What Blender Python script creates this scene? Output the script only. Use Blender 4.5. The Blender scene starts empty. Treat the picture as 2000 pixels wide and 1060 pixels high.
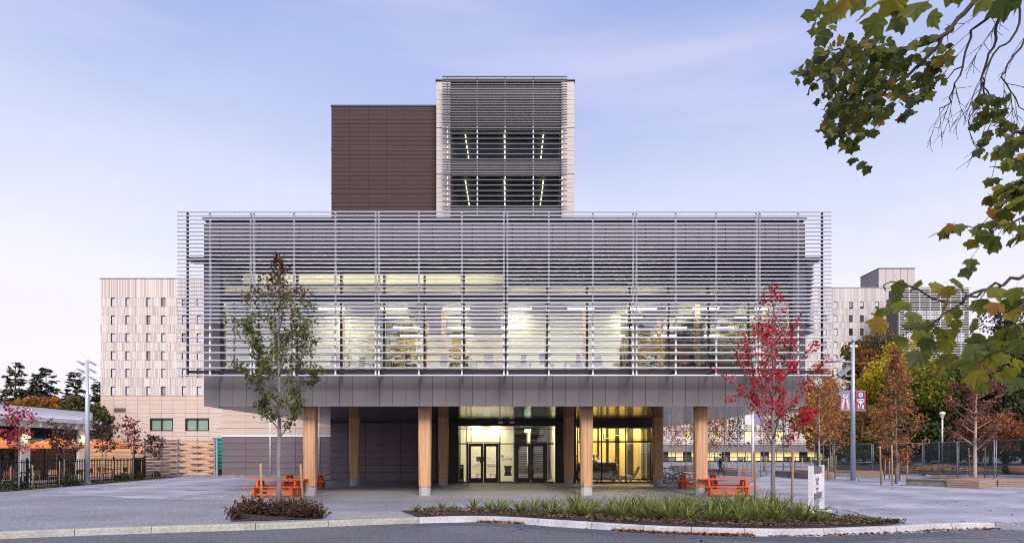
import bpy, bmesh, math, random
import numpy as np
from mathutils import Vector, Matrix, Euler
R = random.Random(7)
SC = bpy.context.scene
COL = SC.collection
rad = math.radians
# ------------------------------------------------------------------ camera, sky, sun, exposure
F, CX, HY, H = 1200.0, 995.0, 880.0, 2.0           # focal length, vanishing point and eye height of the view
cam = bpy.data.cameras.new("camera")
co = bpy.data.objects.new("camera", cam); COL.objects.link(co)
co.location = (0, 0, H); co.rotation_euler = (rad(90), 0, 0)
cam.sensor_width = 36; cam.lens = 36 * F / 2000
cam.shift_x = 0.0025; cam.shift_y = 0.175
cam.clip_start = 0.05; cam.clip_end = 3000
SC.camera = co
cam.dof.use_dof = True; cam.dof.focus_distance = 30; cam.dof.aperture_fstop = 4.0

world = bpy.data.worlds.new("World"); SC.world = world; world.use_nodes = True
wn = world.node_tree; wn.nodes.clear()
def wnode(t, **k):
    n = wn.nodes.new(t)
    for a, v in k.items(): setattr(n, a, v)
    return n
tc = wnode("ShaderNodeTexCoord"); sep = wnode("ShaderNodeSeparateXYZ")
wn.links.new(tc.outputs["Generated"], sep.inputs[0])
ramp = wnode("ShaderNodeValToRGB")
cr = ramp.color_ramp
stops = [(0.0, (.66, .56, .655)), (.12, (.67, .605, .67)), (.26, (.615, .60, .675)), (.37, (.475, .50, .64)),
         (.49, (.335, .38, .595)), (.60, (.245, .30, .545)), (.80, (.19, .25, .47)), (1.0, (.15, .21, .42))]
cr.elements[0].position = 0; cr.elements[0].color = (*stops[0][1], 1)
cr.elements[1].position = 1; cr.elements[1].color = (*stops[-1][1], 1)
for p, c in stops[1:-1]:
    e = cr.elements.new(p); e.color = (*c, 1)
# faint high cloud veil breaks the gradient up
mapn = wnode("ShaderNodeMapping"); mapn.inputs["Scale"].default_value = (1.2, 1.2, 4.5); mapn.inputs["Rotation"].default_value = (0, .25, 0)
wn.links.new(tc.outputs["Generated"], mapn.inputs[0])
nz = wnode("ShaderNodeTexNoise"); nz.inputs["Scale"].default_value = 1.6; nz.inputs["Detail"].default_value = 5
wn.links.new(mapn.outputs[0], nz.inputs["Vector"])
ma = wnode("ShaderNodeMath", operation='MULTIPLY_ADD'); ma.inputs[1].default_value = -.14; ma.inputs[2].default_value = .07
wn.links.new(nz.outputs[0], ma.inputs[0])
hz = wnode("ShaderNodeTexNoise"); hz.inputs["Scale"].default_value = 2.3; hz.inputs["Detail"].default_value = 6
mp2 = wnode("ShaderNodeMapping"); mp2.inputs["Scale"].default_value = (.7, 1.0, 5.5); mp2.inputs["Rotation"].default_value = (.12, -.30, .4)
wn.links.new(tc.outputs["Generated"], mp2.inputs[0]); wn.links.new(mp2.outputs[0], hz.inputs["Vector"])
ad = wnode("ShaderNodeMath", operation='ADD'); wn.links.new(sep.outputs[2], ad.inputs[0]); wn.links.new(ma.outputs[0], ad.inputs[1])
wn.links.new(ad.outputs[0], ramp.inputs[0])
SUN_EL, SUN_AZ = 40.0, 168.0
sky = wnode("ShaderNodeTexSky", sky_type='NISHITA', sun_disc=False)
sky.sun_elevation = rad(SUN_EL); sky.sun_rotation = rad(SUN_AZ); sky.air_density = 1.0; sky.dust_density = 1.0
bg1 = wnode("ShaderNodeBackground"); bg1.inputs[1].default_value = .94
bg2 = wnode("ShaderNodeBackground"); bg2.inputs[1].default_value = .012
addw = wnode("ShaderNodeAddShader"); out = wnode("ShaderNodeOutputWorld")
pk = wnode("ShaderNodeMapRange"); wn.links.new(hz.outputs[0], pk.inputs[0]); pk.inputs[1].default_value = .46; pk.inputs[2].default_value = .70; pk.inputs[3].default_value = 0; pk.inputs[4].default_value = .34
vm2 = wnode("ShaderNodeMix", data_type='RGBA'); wn.links.new(pk.outputs[0], vm2.inputs[0]); wn.links.new(ramp.outputs[0], vm2.inputs[6]); vm2.inputs[7].default_value = (.60, .545, .66, 1)
wn.links.new(vm2.outputs[2], bg1.inputs[0]); wn.links.new(sky.outputs[0], bg2.inputs[0])
wn.links.new(bg1.outputs[0], addw.inputs[0]); wn.links.new(bg2.outputs[0], addw.inputs[1])
wn.links.new(addw.outputs[0], out.inputs[0])
sl = bpy.data.lights.new("sun", 'SUN'); sl.energy = 2.3; sl.angle = rad(22); sl.color = (1, .92, .85)
so = bpy.data.objects.new("sun", sl); COL.objects.link(so)
az = rad(SUN_AZ)
sdir = Vector((math.sin(az) * math.cos(rad(SUN_EL)), math.cos(az) * math.cos(rad(SUN_EL)), math.sin(rad(SUN_EL))))
so.rotation_euler = (-sdir).to_track_quat('-Z', 'Y').to_euler()
SC.view_settings.view_transform = 'Standard'; SC.view_settings.look = 'None'
SC.view_settings.exposure = 0.6; SC.view_settings.gamma = 1.0; SC.view_settings.use_curve_mapping = False
SC.render.engine = 'CYCLES'
SC.cycles.use_denoising = True; SC.cycles.filter_width = 1.05; SC.cycles.max_bounces = 8; SC.cycles.transparent_max_bounces = 24
SC.cycles.diffuse_bounces = 3; SC.cycles.glossy_bounces = 3; SC.cycles.sample_clamp_indirect = 6
SC.cycles.caustics_reflective = False; SC.cycles.caustics_refractive = False

# ------------------------------------------------------------------ helpers
def Xp(px, Y): return (px - CX) * Y / F
def Zp(py, Y): return H + (HY - py) * Y / F
def W(px, py, Y): return Vector((Xp(px, Y), Y, Zp(py, Y)))
def G(px, py, z=0.0):
    Y = (H - z) * F / (py - HY); return Vector((Xp(px, Y), Y, z))
ORD = ['first','second','third','fourth','fifth','sixth','seventh','eighth','ninth','tenth','eleventh','twelfth','thirteenth','fourteenth','fifteenth','sixteenth','seventeenth','eighteenth','nineteenth','twentieth'] + ['twenty-'+q for q in ('first','second','third','fourth','fifth','sixth','seventh','eighth','ninth')] + ['thirtieth'] + ['thirty-'+q for q in ('first','second','third','fourth','fifth','sixth','seventh')]
ORG = {}
def org(p): return ORG[p.name] if p is not None else Vector((0, 0, 0))
def tag(o, label=None, cat=None, group=None, kind=None):
    if label: o['label'] = label
    if cat: o['category'] = cat
    if group: o['group'] = group
    if kind: o['kind'] = kind
    return o
def link(o, parent=None, loc=None):
    COL.objects.link(o)
    if loc is not None: o.location = Vector(loc) - org(parent)
    if parent is not None: o.parent = parent
    ORG[o.name] = org(parent) + o.location
    return o
def thing(name, label, cat, loc=(0, 0, 0), group=None, rz=0):
    o = bpy.data.objects.new(name, None); o.empty_display_size = .3
    link(o, None, loc); o.rotation_euler = (0, 0, rz)
    return tag(o, label, cat, group)
def copy_tree(o, parent=None):
    c = o.copy(); COL.objects.link(c)
    if parent is not None: c.parent = parent
    ORG[c.name] = ORG[o.name].copy()
    for ch in list(o.children): copy_tree(ch, c)
    return c
def put(o, loc, rz=0, s=None):
    o.location = loc; o.rotation_euler = (0, 0, rz); ORG[o.name] = Vector(loc)
    if s: o.scale = (s, s, s)
    return o
class MB:
    def __init__(s): s.v = []; s.f = []; s.m = []; s.cur = 0; s.sm = []
    def box(s, x0, x1, y0, y1, z0, z1):
        i = len(s.v)
        s.v += [(x0,y0,z0),(x1,y0,z0),(x1,y1,z0),(x0,y1,z0),(x0,y0,z1),(x1,y0,z1),(x1,y1,z1),(x0,y1,z1)]
        s.add([(0,3,2,1),(4,5,6,7),(0,1,5,4),(1,2,6,5),(2,3,7,6),(3,0,4,7)], i); return s
    def add(s, faces, i, smooth=False):
        for f in faces:
            s.f.append(tuple(i + k for k in f)); s.m.append(s.cur); s.sm.append(smooth)
    def poly(s, pts): 
        i = len(s.v); s.v += [tuple(p) for p in pts]; s.add([tuple(range(len(pts)))], i); return s
    def prism(s, pts, d):
        """extrude a planar polygon (list of 3-D points) by vector d"""
        i = len(s.v); n = len(pts); d = Vector(d)
        s.v += [tuple(p) for p in pts] + [tuple(Vector(p) + d) for p in pts]
        s.add([tuple(range(n)), tuple(range(2*n-1, n-1, -1))] + [(k, n+k, n+(k+1) % n, (k+1) % n) for k in range(n)], i); return s
    def obox(s, p0, p1, w, h, up=(0, 0, 1)):
        """bar from p0 to p1 of width w and height h"""
        p0 = Vector(p0); p1 = Vector(p1); d = (p1 - p0).normalized(); up = Vector(up)
        if abs(d.dot(up)) > .98: up = Vector((0, 1, 0))
        a = d.cross(up).normalized() * w / 2; b = a.cross(d).normalized() * h / 2
        i = len(s.v)
        for p in (p0, p1): s.v += [tuple(p-a-b), tuple(p+a-b), tuple(p+a+b), tuple(p-a+b)]
        s.add([(0,1,2,3),(7,6,5,4),(0,4,5,1),(1,5,6,2),(2,6,7,3),(3,7,4,0)], i); return s
    def tube(s, pts, rs, n=8, caps=True):
        pts = [Vector(p) for p in pts]
        if not hasattr(rs, '__len__'): rs = [rs] * len(pts)
        i = len(s.v); ref = None
        for k, p in enumerate(pts):
            d = (pts[min(k+1, len(pts)-1)] - pts[max(k-1, 0)])
            d = d.normalized() if d.length > 1e-9 else Vector((0, 0, 1))
            if ref is None:
                ref = Vector((1, 0, 0)) if abs(d.x) < .8 else Vector((0, 1, 0))
            a = (ref - d * ref.dot(d)).normalized(); ref = a; b = d.cross(a)
            for q in range(n):
                t = 2 * math.pi * q / n
                s.v.append(tuple(p + (a * math.cos(t) + b * math.sin(t)) * rs[k]))
        for k in range(len(pts)-1):
            s.add([(k*n+q, k*n+(q+1) % n, (k+1)*n+(q+1) % n, (k+1)*n+q) for q in range(n)], i, True)
        if caps: s.add([tuple(range(n-1, -1, -1)), tuple(range((len(pts)-1)*n, len(pts)*n))], i)
        return s
    def ball(s, c, r, n=8, m=6, sc=(1, 1, 1)):
        pts = []; i = len(s.v)
        for k in range(m+1):
            t = math.pi * k / m
            for q in range(n):
                u = 2*math.pi*q/n
                s.v.append((c[0]+r*sc[0]*math.sin(t)*math.cos(u), c[1]+r*sc[1]*math.sin(t)*math.sin(u), c[2]+r*sc[2]*math.cos(t)))
        for k in range(m): s.add([(k*n+q, (k+1)*n+q, (k+1)*n+(q+1) % n, k*n+(q+1) % n) for q in range(n)], i, True)
        return s
    def torus(s, c, ax, R0, r, n=20, m=6):
        ax = Vector(ax).normalized(); a = ax.orthogonal().normalized(); b = ax.cross(a)
        pts = [Vector(c) + (a*math.cos(2*math.pi*k/n) + b*math.sin(2*math.pi*k/n)) * R0 for k in range(n+1)]
        return s.tube(pts, r, m, False)
    def build(s, name, mat, parent=None, loc=None, local=False):
        """world-space vertices unless local; mat may be a list, picked by .cur"""
        o0 = Vector(loc) if loc is not None else (org(parent) if parent is not None else Vector((0, 0, 0)))
        me = bpy.data.meshes.new(name)
        v = s.v if local else [(a-o0.x, b-o0.y, c-o0.z) for a, b, c in s.v]
        me.from_pydata(v, [], s.f)
        mats = mat if isinstance(mat, (list, tuple)) else [mat]
        for m in mats: me.materials.append(m)
        if len(mats) > 1: me.polygons.foreach_set("material_index", s.m)
        me.polygons.foreach_set("use_smooth", s.sm)
        me.update()
        ob = bpy.data.objects.new(name, me)
        if local and loc is None: return link(ob, parent, org(parent) if parent is not None else (0, 0, 0))
        return link(ob, parent, o0)
BOXES = {}
def box_mesh(w, d, h, mat):
    k = (round(w, 3), round(d, 3), round(h, 3), mat.name)
    if k not in BOXES:
        b = MB().box(-w/2, w/2, -d/2, d/2, -h/2, h/2)
        me = bpy.data.meshes.new("piece"); me.from_pydata(b.v, [], b.f); me.materials.append(mat); BOXES[k] = me
    return BOXES[k]
def piece(name, parent, x0, x1, y0, y1, z0, z1, mat):
    o = bpy.data.objects.new(name, box_mesh(x1-x0, y1-y0, z1-z0, mat))
    return link(o, parent, ((x0+x1)/2, (y0+y1)/2, (z0+z1)/2))
def inst(name, me, parent, loc, rz=0, rot=None, s=1):
    o = bpy.data.objects.new(name, me); link(o, parent, loc)
    o.rotation_euler = rot if rot is not None else (0, 0, rz); o.scale = (s, s, s) if not hasattr(s, '__len__') else s
    return o

# ------------------------------------------------------------------ materials
MATS = {}
def nt(name):
    m = bpy.data.materials.new(name); m.use_nodes = True
    t = m.node_tree; return m, t, t.nodes["Principled BSDF"]
def mat(name, col, rough=.6, metal=0.0, var=0.0, noise=None, bump=None, stretch=(1, 1, 1), spec=.5, speck=None, world=False, attr=None):
    """procedural principled: per-piece tint (var), blotches (scale, amount), speckle (scale, amount), bump (scale, strength)"""
    m, t, p = nt(name); N = t.nodes; L = t.links
    p.inputs["Roughness"].default_value = rough; p.inputs["Metallic"].default_value = metal
    p.inputs["Specular IOR Level"].default_value = spec
    fac = None
    def mul(a, b):
        if a is None: return b
        q = N.new("ShaderNodeMath"); q.operation = 'MULTIPLY'; L.new(a, q.inputs[0]); L.new(b, q.inputs[1]); return q.outputs[0]
    def mr(src, lo, hi):
        q = N.new("ShaderNodeMapRange"); L.new(src, q.inputs[0]); q.inputs[3].default_value = lo; q.inputs[4].default_value = hi
        return q
    tc = N.new("ShaderNodeTexCoord"); mp = N.new("ShaderNodeMapping"); mp.inputs["Scale"].default_value = stretch
    if world:
        ge = N.new("ShaderNodeNewGeometry"); L.new(ge.outputs["Position"], mp.inputs[0])
    else: L.new(tc.outputs["Object"], mp.inputs[0])
    def nzs(scale, detail=4):
        q = N.new("ShaderNodeTexNoise"); q.inputs["Scale"].default_value = scale; q.inputs["Detail"].default_value = detail
        L.new(mp.outputs[0], q.inputs["Vector"]); return q.outputs[0]
    if var:
        oi = N.new("ShaderNodeObjectInfo"); fac = mr(oi.outputs["Random"], 1-var, 1+var).outputs[0]
    if attr:
        at = N.new("ShaderNodeAttribute"); at.attribute_name = "tint"; fac = mul(fac, mr(at.outputs["Fac"], 1-attr, 1+attr).outputs[0])
    if noise:
        q = mr(nzs(noise[0]), 1-noise[1], 1+noise[1]); q.inputs[1].default_value = .28; q.inputs[2].default_value = .72; fac = mul(fac, q.outputs[0])
    if speck:
        q = mr(nzs(speck[0], 1), 1-speck[1], 1+speck[1]); q.inputs[1].default_value = .25; q.inputs[2].default_value = .75; fac = mul(fac, q.outputs[0])
    if fac is None: p.inputs["Base Color"].default_value = (*col, 1)
    else:
        vm = N.new("ShaderNodeVectorMath"); vm.operation = 'SCALE'; vm.inputs[0].default_value = col; L.new(fac, vm.inputs["Scale"])
        L.new(vm.outputs[0], p.inputs["Base Color"])
    if bump:
        b = N.new("ShaderNodeBump"); b.inputs["Strength"].default_value = bump[1]; b.inputs["Distance"].default_value = .02
        L.new(nzs(bump[0]), b.inputs["Height"]); L.new(b.outputs[0], p.inputs["Normal"])
    MATS[name] = m; return m
def emis(name, col, s):
    m, t, p = nt(name); p.inputs["Base Color"].default_value = (*col, 1)
    p.inputs["Emission Color"].default_value = (*col, 1); p.inputs["Emission Strength"].default_value = s; return m
def glass(name, tint=(.9, .95, .93), refl=.10, rough=.0):
    m, t, p = nt(name); N = t.nodes; L = t.links; N.remove(p); o = N["Material Output"]
    tr = N.new("ShaderNodeBsdfTransparent"); tr.inputs[0].default_value = (*tint, 1)
    gl = N.new("ShaderNodeBsdfGlossy"); gl.inputs["Roughness"].default_value = rough; gl.inputs[0].default_value = (.95, .97, 1, 1)
    lw = N.new("ShaderNodeLayerWeight"); lw.inputs[0].default_value = .25
    mr = N.new("ShaderNodeMapRange"); L.new(lw.outputs["Fresnel"], mr.inputs[0]); mr.inputs[3].default_value = refl; mr.inputs[4].default_value = 1
    mx = N.new("ShaderNodeMixShader"); L.new(mr.outputs[0], mx.inputs[0]); L.new(tr.outputs[0], mx.inputs[1]); L.new(gl.outputs[0], mx.inputs[2])
    L.new(mx.outputs[0], o.inputs[0]); return m
def leafmat(name, cols, transl=.35, rough=.55, obj=False):
    """leaf colour picked per leaf along a ramp"""
    m, t, p = nt(name); N = t.nodes; L = t.links; o = N["Material Output"]
    if obj: src = N.new("ShaderNodeObjectInfo").outputs["Random"]
    else:
        a = N.new("ShaderNodeAttribute"); a.attribute_name = "tint"; src = a.outputs["Fac"]
    r = N.new("ShaderNodeValToRGB"); L.new(src, r.inputs[0]); e = r.color_ramp.elements
    for k, c in enumerate(cols):
        pos = k / (len(cols)-1)
        if k == 0: q = e[0]
        elif k == len(cols)-1: q = e[len(e)-1]; 
        else: q = e.new(pos)
        q.position = pos; q.color = (*c, 1)
    L.new(r.outputs[0], p.inputs["Base Color"]); p.inputs["Roughness"].default_value = rough; p.inputs["Specular IOR Level"].default_value = .3
    tl = N.new("ShaderNodeBsdfTranslucent"); L.new(r.outputs[0], tl.inputs[0])
    mx = N.new("ShaderNodeMixShader"); mx.inputs[0].default_value = transl
    L.new(p.outputs[0], mx.inputs[1]); L.new(tl.outputs[0], mx.inputs[2]); L.new(mx.outputs[0], o.inputs[0]); return m
def wood(name, col, dark, axis='z', scale=1.0, var=.1, rough=.5, lam=0):
    m, t, p = nt(name); N = t.nodes; L = t.links
    tc = N.new("ShaderNodeTexCoord"); mp = N.new("ShaderNodeMapping")
    st = {'z': (9, 9, .35), 'x': (.35, 9, 9), 'y': (9, .35, 9)}[axis]; mp.inputs["Scale"].default_value = [q*scale for q in st]
    L.new(tc.outputs["Object"], mp.inputs[0])
    oi = N.new("ShaderNodeObjectInfo"); av = N.new("ShaderNodeVectorMath"); av.operation = 'ADD'
    cb = N.new("ShaderNodeCombineXYZ"); mm = N.new("ShaderNodeMath"); mm.operation = 'MULTIPLY'; mm.inputs[1].default_value = 37
    L.new(oi.outputs["Random"], mm.inputs[0])
    for k in range(3): L.new(mm.outputs[0], cb.inputs[k])
    L.new(mp.outputs[0], av.inputs[0]); L.new(cb.outputs[0], av.inputs[1])
    n = N.new("ShaderNodeTexNoise"); n.inputs["Scale"].default_value = 1.6; n.inputs["Detail"].default_value = 6; n.inputs["Distortion"].default_value = .6
    L.new(av.outputs[0], n.inputs["Vector"])
    r = N.new("ShaderNodeValToRGB"); r.color_ramp.elements[0].position = .3; r.color_ramp.elements[0].color = (*dark, 1)
    r.color_ramp.elements[1].position = .62; r.color_ramp.elements[1].color = (*col, 1); L.new(n.outputs[0], r.inputs[0])
    q = N.new("ShaderNodeMapRange"); L.new(oi.outputs["Random"], q.inputs[0]); q.inputs[3].default_value = 1-var; q.inputs[4].default_value = 1+var
    vm = N.new("ShaderNodeVectorMath"); vm.operation = 'SCALE'; L.new(r.outputs[0], vm.inputs[0]); L.new(q.outputs[0], vm.inputs["Scale"])
    last = vm
    if lam:
        # glue lines between the laminations
        sx_ = N.new("ShaderNodeSeparateXYZ"); L.new(tc.outputs["Object"], sx_.inputs[0])
        ad2 = N.new("ShaderNodeMath"); ad2.operation = 'ADD'; L.new(sx_.outputs[0], ad2.inputs[0]); L.new(sx_.outputs[1], ad2.inputs[1])
        fr = N.new("ShaderNodeMath"); fr.operation = 'PINGPONG'; fr.inputs[1].default_value = lam; L.new(ad2.outputs[0], fr.inputs[0])
        m2 = N.new("ShaderNodeMapRange"); L.new(fr.outputs[0], m2.inputs[0]); m2.inputs[1].default_value = 0; m2.inputs[2].default_value = .014; m2.inputs[3].default_value = .62; m2.inputs[4].default_value = 1
        v2 = N.new("ShaderNodeVectorMath"); v2.operation = 'SCALE'; L.new(vm.outputs[0], v2.inputs[0]); L.new(m2.outputs[0], v2.inputs["Scale"]); last = v2
    L.new(last.outputs[0], p.inputs["Base Color"]); p.inputs["Roughness"].default_value = rough
    b = N.new("ShaderNodeBump"); b.inputs["Strength"].default_value = .15; b.inputs["Distance"].default_value = .01
    L.new(n.outputs[0], b.inputs["Height"]); L.new(b.outputs[0], p.inputs["Normal"]); return m
def ribs(name, col, amt, freq):
    """facade boards of uneven width and tone running up the wall (world x)"""
    m, t, p = nt(name); N = t.nodes; L = t.links
    ge = N.new("ShaderNodeNewGeometry"); sp = N.new("ShaderNodeSeparateXYZ"); L.new(ge.outputs["Position"], sp.inputs[0])
    oi = N.new("ShaderNodeObjectInfo"); a = N.new("ShaderNodeMath"); a.operation = 'MULTIPLY_ADD'; a.inputs[1].default_value = 50
    L.new(oi.outputs["Random"], a.inputs[0]); L.new(sp.outputs[0], a.inputs[2])
    v = N.new("ShaderNodeTexVoronoi"); v.voronoi_dimensions = '1D'; v.inputs["Scale"].default_value = freq; L.new(a.outputs[0], v.inputs["W"])
    s2 = N.new("ShaderNodeSeparateColor"); L.new(v.outputs["Color"], s2.inputs[0])
    q = N.new("ShaderNodeMapRange"); L.new(s2.outputs[0], q.inputs[0]); q.inputs[3].default_value = 1-amt; q.inputs[4].default_value = 1+amt
    vm = N.new("ShaderNodeVectorMath"); vm.operation = 'SCALE'; vm.inputs[0].default_value = col; L.new(q.outputs[0], vm.inputs["Scale"])
    L.new(vm.outputs[0], p.inputs["Base Color"]); p.inputs["Roughness"].default_value = .6
    b = N.new("ShaderNodeBump"); b.inputs["Strength"].default_value = .5; b.inputs["Distance"].default_value = .06
    L.new(v.outputs["Distance"], b.inputs["Height"]); L.new(b.outputs[0], p.inputs["Normal"]); return m
m_asphalt = mat("asphalt", (.262, .26, .29), .85, noise=(.30, .22), speck=(11, .42), bump=(90, .25), world=True)
m_road = mat("road_asphalt", (.125, .127, .152), .8, noise=(.4, .20), speck=(12, .46), bump=(80, .3), world=True)
m_roadpatch = mat("fresh_asphalt", (.085, .09, .115), .8, noise=(.7, .12), speck=(45, .3), bump=(80, .25), world=True)
m_apron = mat("smooth_concrete", (.31, .295, .30), .55, noise=(.5, .16), speck=(25, .07), bump=(30, .08), world=True)
m_aggr = mat("exposed_aggregate", (.32, .315, .345), .85, noise=(.8, .1), speck=(28, .5), bump=(60, .3), world=True)
m_dirt = mat("bare_earth", (.09, .065, .06), .95, noise=(.4, .3), speck=(6, .3), bump=(8, .6), world=True)
m_paver = mat("paver_stone", (.37, .362, .42), .7, var=.10, noise=(.7, .14), speck=(30, .1), attr=.24, world=True, bump=(40, .1))
m_kerb = mat("kerb_concrete", (.50, .48, .50), .8, var=.07, noise=(1.6, .16), speck=(14, .16), bump=(25, .2), world=True)
m_kerb_old = mat("old_kerb_concrete", (.40, .385, .33), .85, var=.05, noise=(1.8, .2), speck=(14, .2), bump=(25, .25), world=True)
m_concrete = mat("cast_concrete", (.46, .45, .45), .75, var=.05, noise=(2.0, .12), speck=(18, .1), bump=(20, .15))
m_concrete_dk = mat("weathered_concrete", (.24, .22, .20), .8, noise=(2.5, .3), speck=(12, .15), bump=(15, .2))
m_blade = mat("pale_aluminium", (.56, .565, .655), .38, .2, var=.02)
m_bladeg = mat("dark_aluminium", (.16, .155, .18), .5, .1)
m_post = mat("white_steel", (.80, .79, .80), .45)
m_rail = mat("dark_steel", (.035, .03, .035), .5)
m_greyp = mat("grey_metal_panel", (.205, .186, .192), .5, .0, var=.05, noise=(.9, .05), spec=.3)
m_joint = mat("panel_joint", (.02, .017, .02), .8)
m_brownp = mat("brown_metal_panel", (.072, .045, .045), .6, .0, var=.05, noise=(1.2, .06), spec=.2)
m_plump = mat("plum_metal_panel", (.185, .145, .160), .5, .1, var=.04, noise=(1.2, .05))
m_coverp = mat("core_plum_panel", (.215, .17, .19), .5, .0, var=.05, noise=(1.2, .05))  # plum panels of the core wall, a little paler than the annex
m_beigep = mat("beige_siding", (.635, .50, .415), .6, var=.035, noise=(.8, .04))
m_ribs = ribs("ribbed_beige_cladding", (.625, .55, .495), .25, 7)
m_ribs_far = ribs("ribbed_grey_cladding", (.56, .51, .48), .20, 3.2)
m_pale = mat("pale_panel", (.55, .485, .455), .5, var=.04, noise=(1, .04))
m_corr = mat("grey_corrugated", (.12, .108, .105), .6, .0, noise=(1, .05), spec=.2)
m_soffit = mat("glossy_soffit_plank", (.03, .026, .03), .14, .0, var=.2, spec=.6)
m_frame = mat("black_window_frame", (.018, .014, .015), .4)
m_doorbrown = mat("dark_brown_door", (.045, .018, .018), .35, noise=(6, .15))
m_silver = mat("brushed_steel", (.55, .56, .60), .35, .8)
m_galv = mat("galvanised_steel", (.48, .52, .58), .45, .5, noise=(6, .12))
m_mast = mat("painted_mast", (.50, .55, .63), .4, .2)
m_glass = glass("clear_glass", (.96, .97, .95), .04)
m_glass_up = glass("coated_glass", (.84, .87, .80), .27)
m_glass_cl = glass("clerestory_glass", (.90, .93, .86), .01)
m_upperp = mat("shaded_plum_grey_panel", (.098, .080, .088), .5, .0, var=.05, noise=(.9, .05), spec=.3)  # grey panel copied darker and browner, louvre shade put into its colour
m_glass_tower = glass("tower_glass", (.72, .78, .76), .0)
m_glass_mirror = glass("reflective_glass", (.22, .25, .23), .55)
m_glass_green = mat("green_reflection_pane", (.26, .34, .27), .15, noise=(.5, .1), spec=.8)  # opaque pane, the green tree reflection is put into its colour
m_colwood = wood("column_timber", (.74, .43, .24), (.54, .265, .12), 'z', 1.2, .07, .5, .075)
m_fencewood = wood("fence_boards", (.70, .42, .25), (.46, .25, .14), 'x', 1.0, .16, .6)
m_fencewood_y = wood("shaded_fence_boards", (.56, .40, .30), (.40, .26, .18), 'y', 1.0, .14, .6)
m_benchwood = wood("bench_boards", (.40, .27, .215), (.30, .19, .15), 'x', 1.0, .12, .6)
m_stake = wood("stake_wood", (.58, .36, .19), (.44, .25, .12), 'z', 1.0, .18, .7)
m_orange = mat("orange_paint", (.78, .13, .022), .42, noise=(5, .20), bump=(30, .05))
m_bark = mat("young_bark", (.24, .205, .20), .85, noise=(9, .3), bump=(14, .5), stretch=(1, 1, .3))
m_barkpale = mat("pale_bark", (.48, .38, .32), .8, noise=(7, .25), bump=(10, .4), stretch=(1, 1, 2))
m_barkdark = mat("dark_bark", (.055, .042, .038), .9, noise=(6, .3), bump=(12, .6), stretch=(1, 1, .3))
m_soil = mat("bark_mulch", (.052, .028, .022), .95, noise=(5, .35), speck=(22, .45), bump=(18, 1.0), world=True)
m_cream = mat("cream_wall", (.84, .80, .69), .7)
m_tan = mat("tan_wall", (.46, .37, .23), .7, noise=(.6, .2))
m_white = mat("white_paint", (.80, .79, .78), .5, noise=(2, .03))
m_stucco = mat("white_render", (.86, .86, .91), .75, noise=(1.2, .05), bump=(30, .1))
m_yellow = mat("yellow_panelling", (.84, .66, .30), .5, var=.12)
m_darkwall = mat("charcoal_wall", (.05, .042, .04), .6)
m_floor = mat("interior_floor", (.42, .38, .33), .35, noise=(1, .1))
m_sofa = mat("blue_grey_fabric", (.26, .29, .42), .85, noise=(12, .12))
m_sofad = mat("charcoal_fabric", (.085, .08, .085), .85, noise=(12, .12))
m_black = mat("black_paint", (.012, .012, .014), .4)
m_rubber = mat("black_rubber", (.015, .015, .016), .7)
m_teal = mat("teal_container_paint", (.02, .34, .28), .5, noise=(3, .1))
m_umb = mat("orange_canvas", (.86, .23, .02), .7, noise=(3, .08))
m_skin = mat("skin", (.55, .33, .24), .5)
m_hair = mat("dark_hair", (.025, .017, .013), .6)
m_hairb = mat("auburn_hair", (.12, .05, .022), .6)
m_navy = mat("navy_cloth", (.02, .022, .035), .8)
m_pink = mat("red_checked_cloth", (.50, .12, .14), .8, noise=(14, .4))
m_ochre = mat("ochre_cloth", (.50, .24, .08), .8)
m_whitecloth = mat("white_cloth", (.7, .68, .66), .8)
m_jeans = mat("denim", (.07, .09, .15), .85)
m_red = mat("red_trim", (.50, .03, .06), .5)
m_orangecloth = mat("orange_cloth", (.75, .20, .03), .8)
e_warm = emis("warm_lamp", (1, .84, .52), 14)
e_lobby = emis("lobby_downlight", (1, .91, .64), 23)
e_strip = emis("strip_lamp", (1, .87, .58), 60)
e_fill = emis("added_fill_glow", (1, .90, .66), 26)
e_low = emis("tower_strip_lamp", (1, .84, .50), 3.5)
e_lounge = emis("lounge_lamp", (1, .80, .36), 46)
e_far = emis("far_window_glow", (1, .74, .32), .36)
e_globe = emis("globe_lamp_glow", (1, .78, .25), 5)
e_exit = emis("exit_sign_glow", (.62, 1, .85), .8)
# ------------------------------------------------------------------ ground, kerb, road
def smooth(pts, n=4):
    """Catmull-Rom through the points"""
    P = [Vector(p) for p in pts]; o = []
    for i in range(len(P)-1):
        a = P[max(i-1, 0)]; b = P[i]; c = P[i+1]; d = P[min(i+2, len(P)-1)]
        for k in range(n):
            t = k/n
            o.append(.5*((2*b) + (c-a)*t + (2*a-5*b+4*c-d)*t*t + (3*b-a-3*c+d)*t**3))
    return o + [P[-1]]
KERB_PX = [(0,1037.5),(150,1032),(299,1027),(500,1021),(640,1015.5),(760,1011),(817,1009.5),(880,1007.6),(935,1007),(1000,1009),(1057,1012.5),
           (1160,1019),(1260,1025),(1350,1028.5),(1452,1031),(1530,1032),(1600,1031),(1740,1026),(1848,1020.6),(1934,1019.5)]
kb = [G(*p) for p in KERB_PX]
kb = [Vector((-48, 4.0, 0)), Vector((-33, 8.4, 0)), Vector((-22, 12.0, 0)), Vector((-16, 14.05, 0))] + kb
NK = 4
kline = smooth(kb, NK)
def kerbY(x):
    for a, b in zip(kline, kline[1:]):
        if a.x <= x <= b.x: return a.y + (b.y-a.y)*(x-a.x)/max(b.x-a.x, 1e-6)
    return kline[-1].y if x > kline[-1].x else kline[0].y
RZ = -.16
kend = kline[-1]
tipx = Xp(1980, 16.6)
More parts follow.
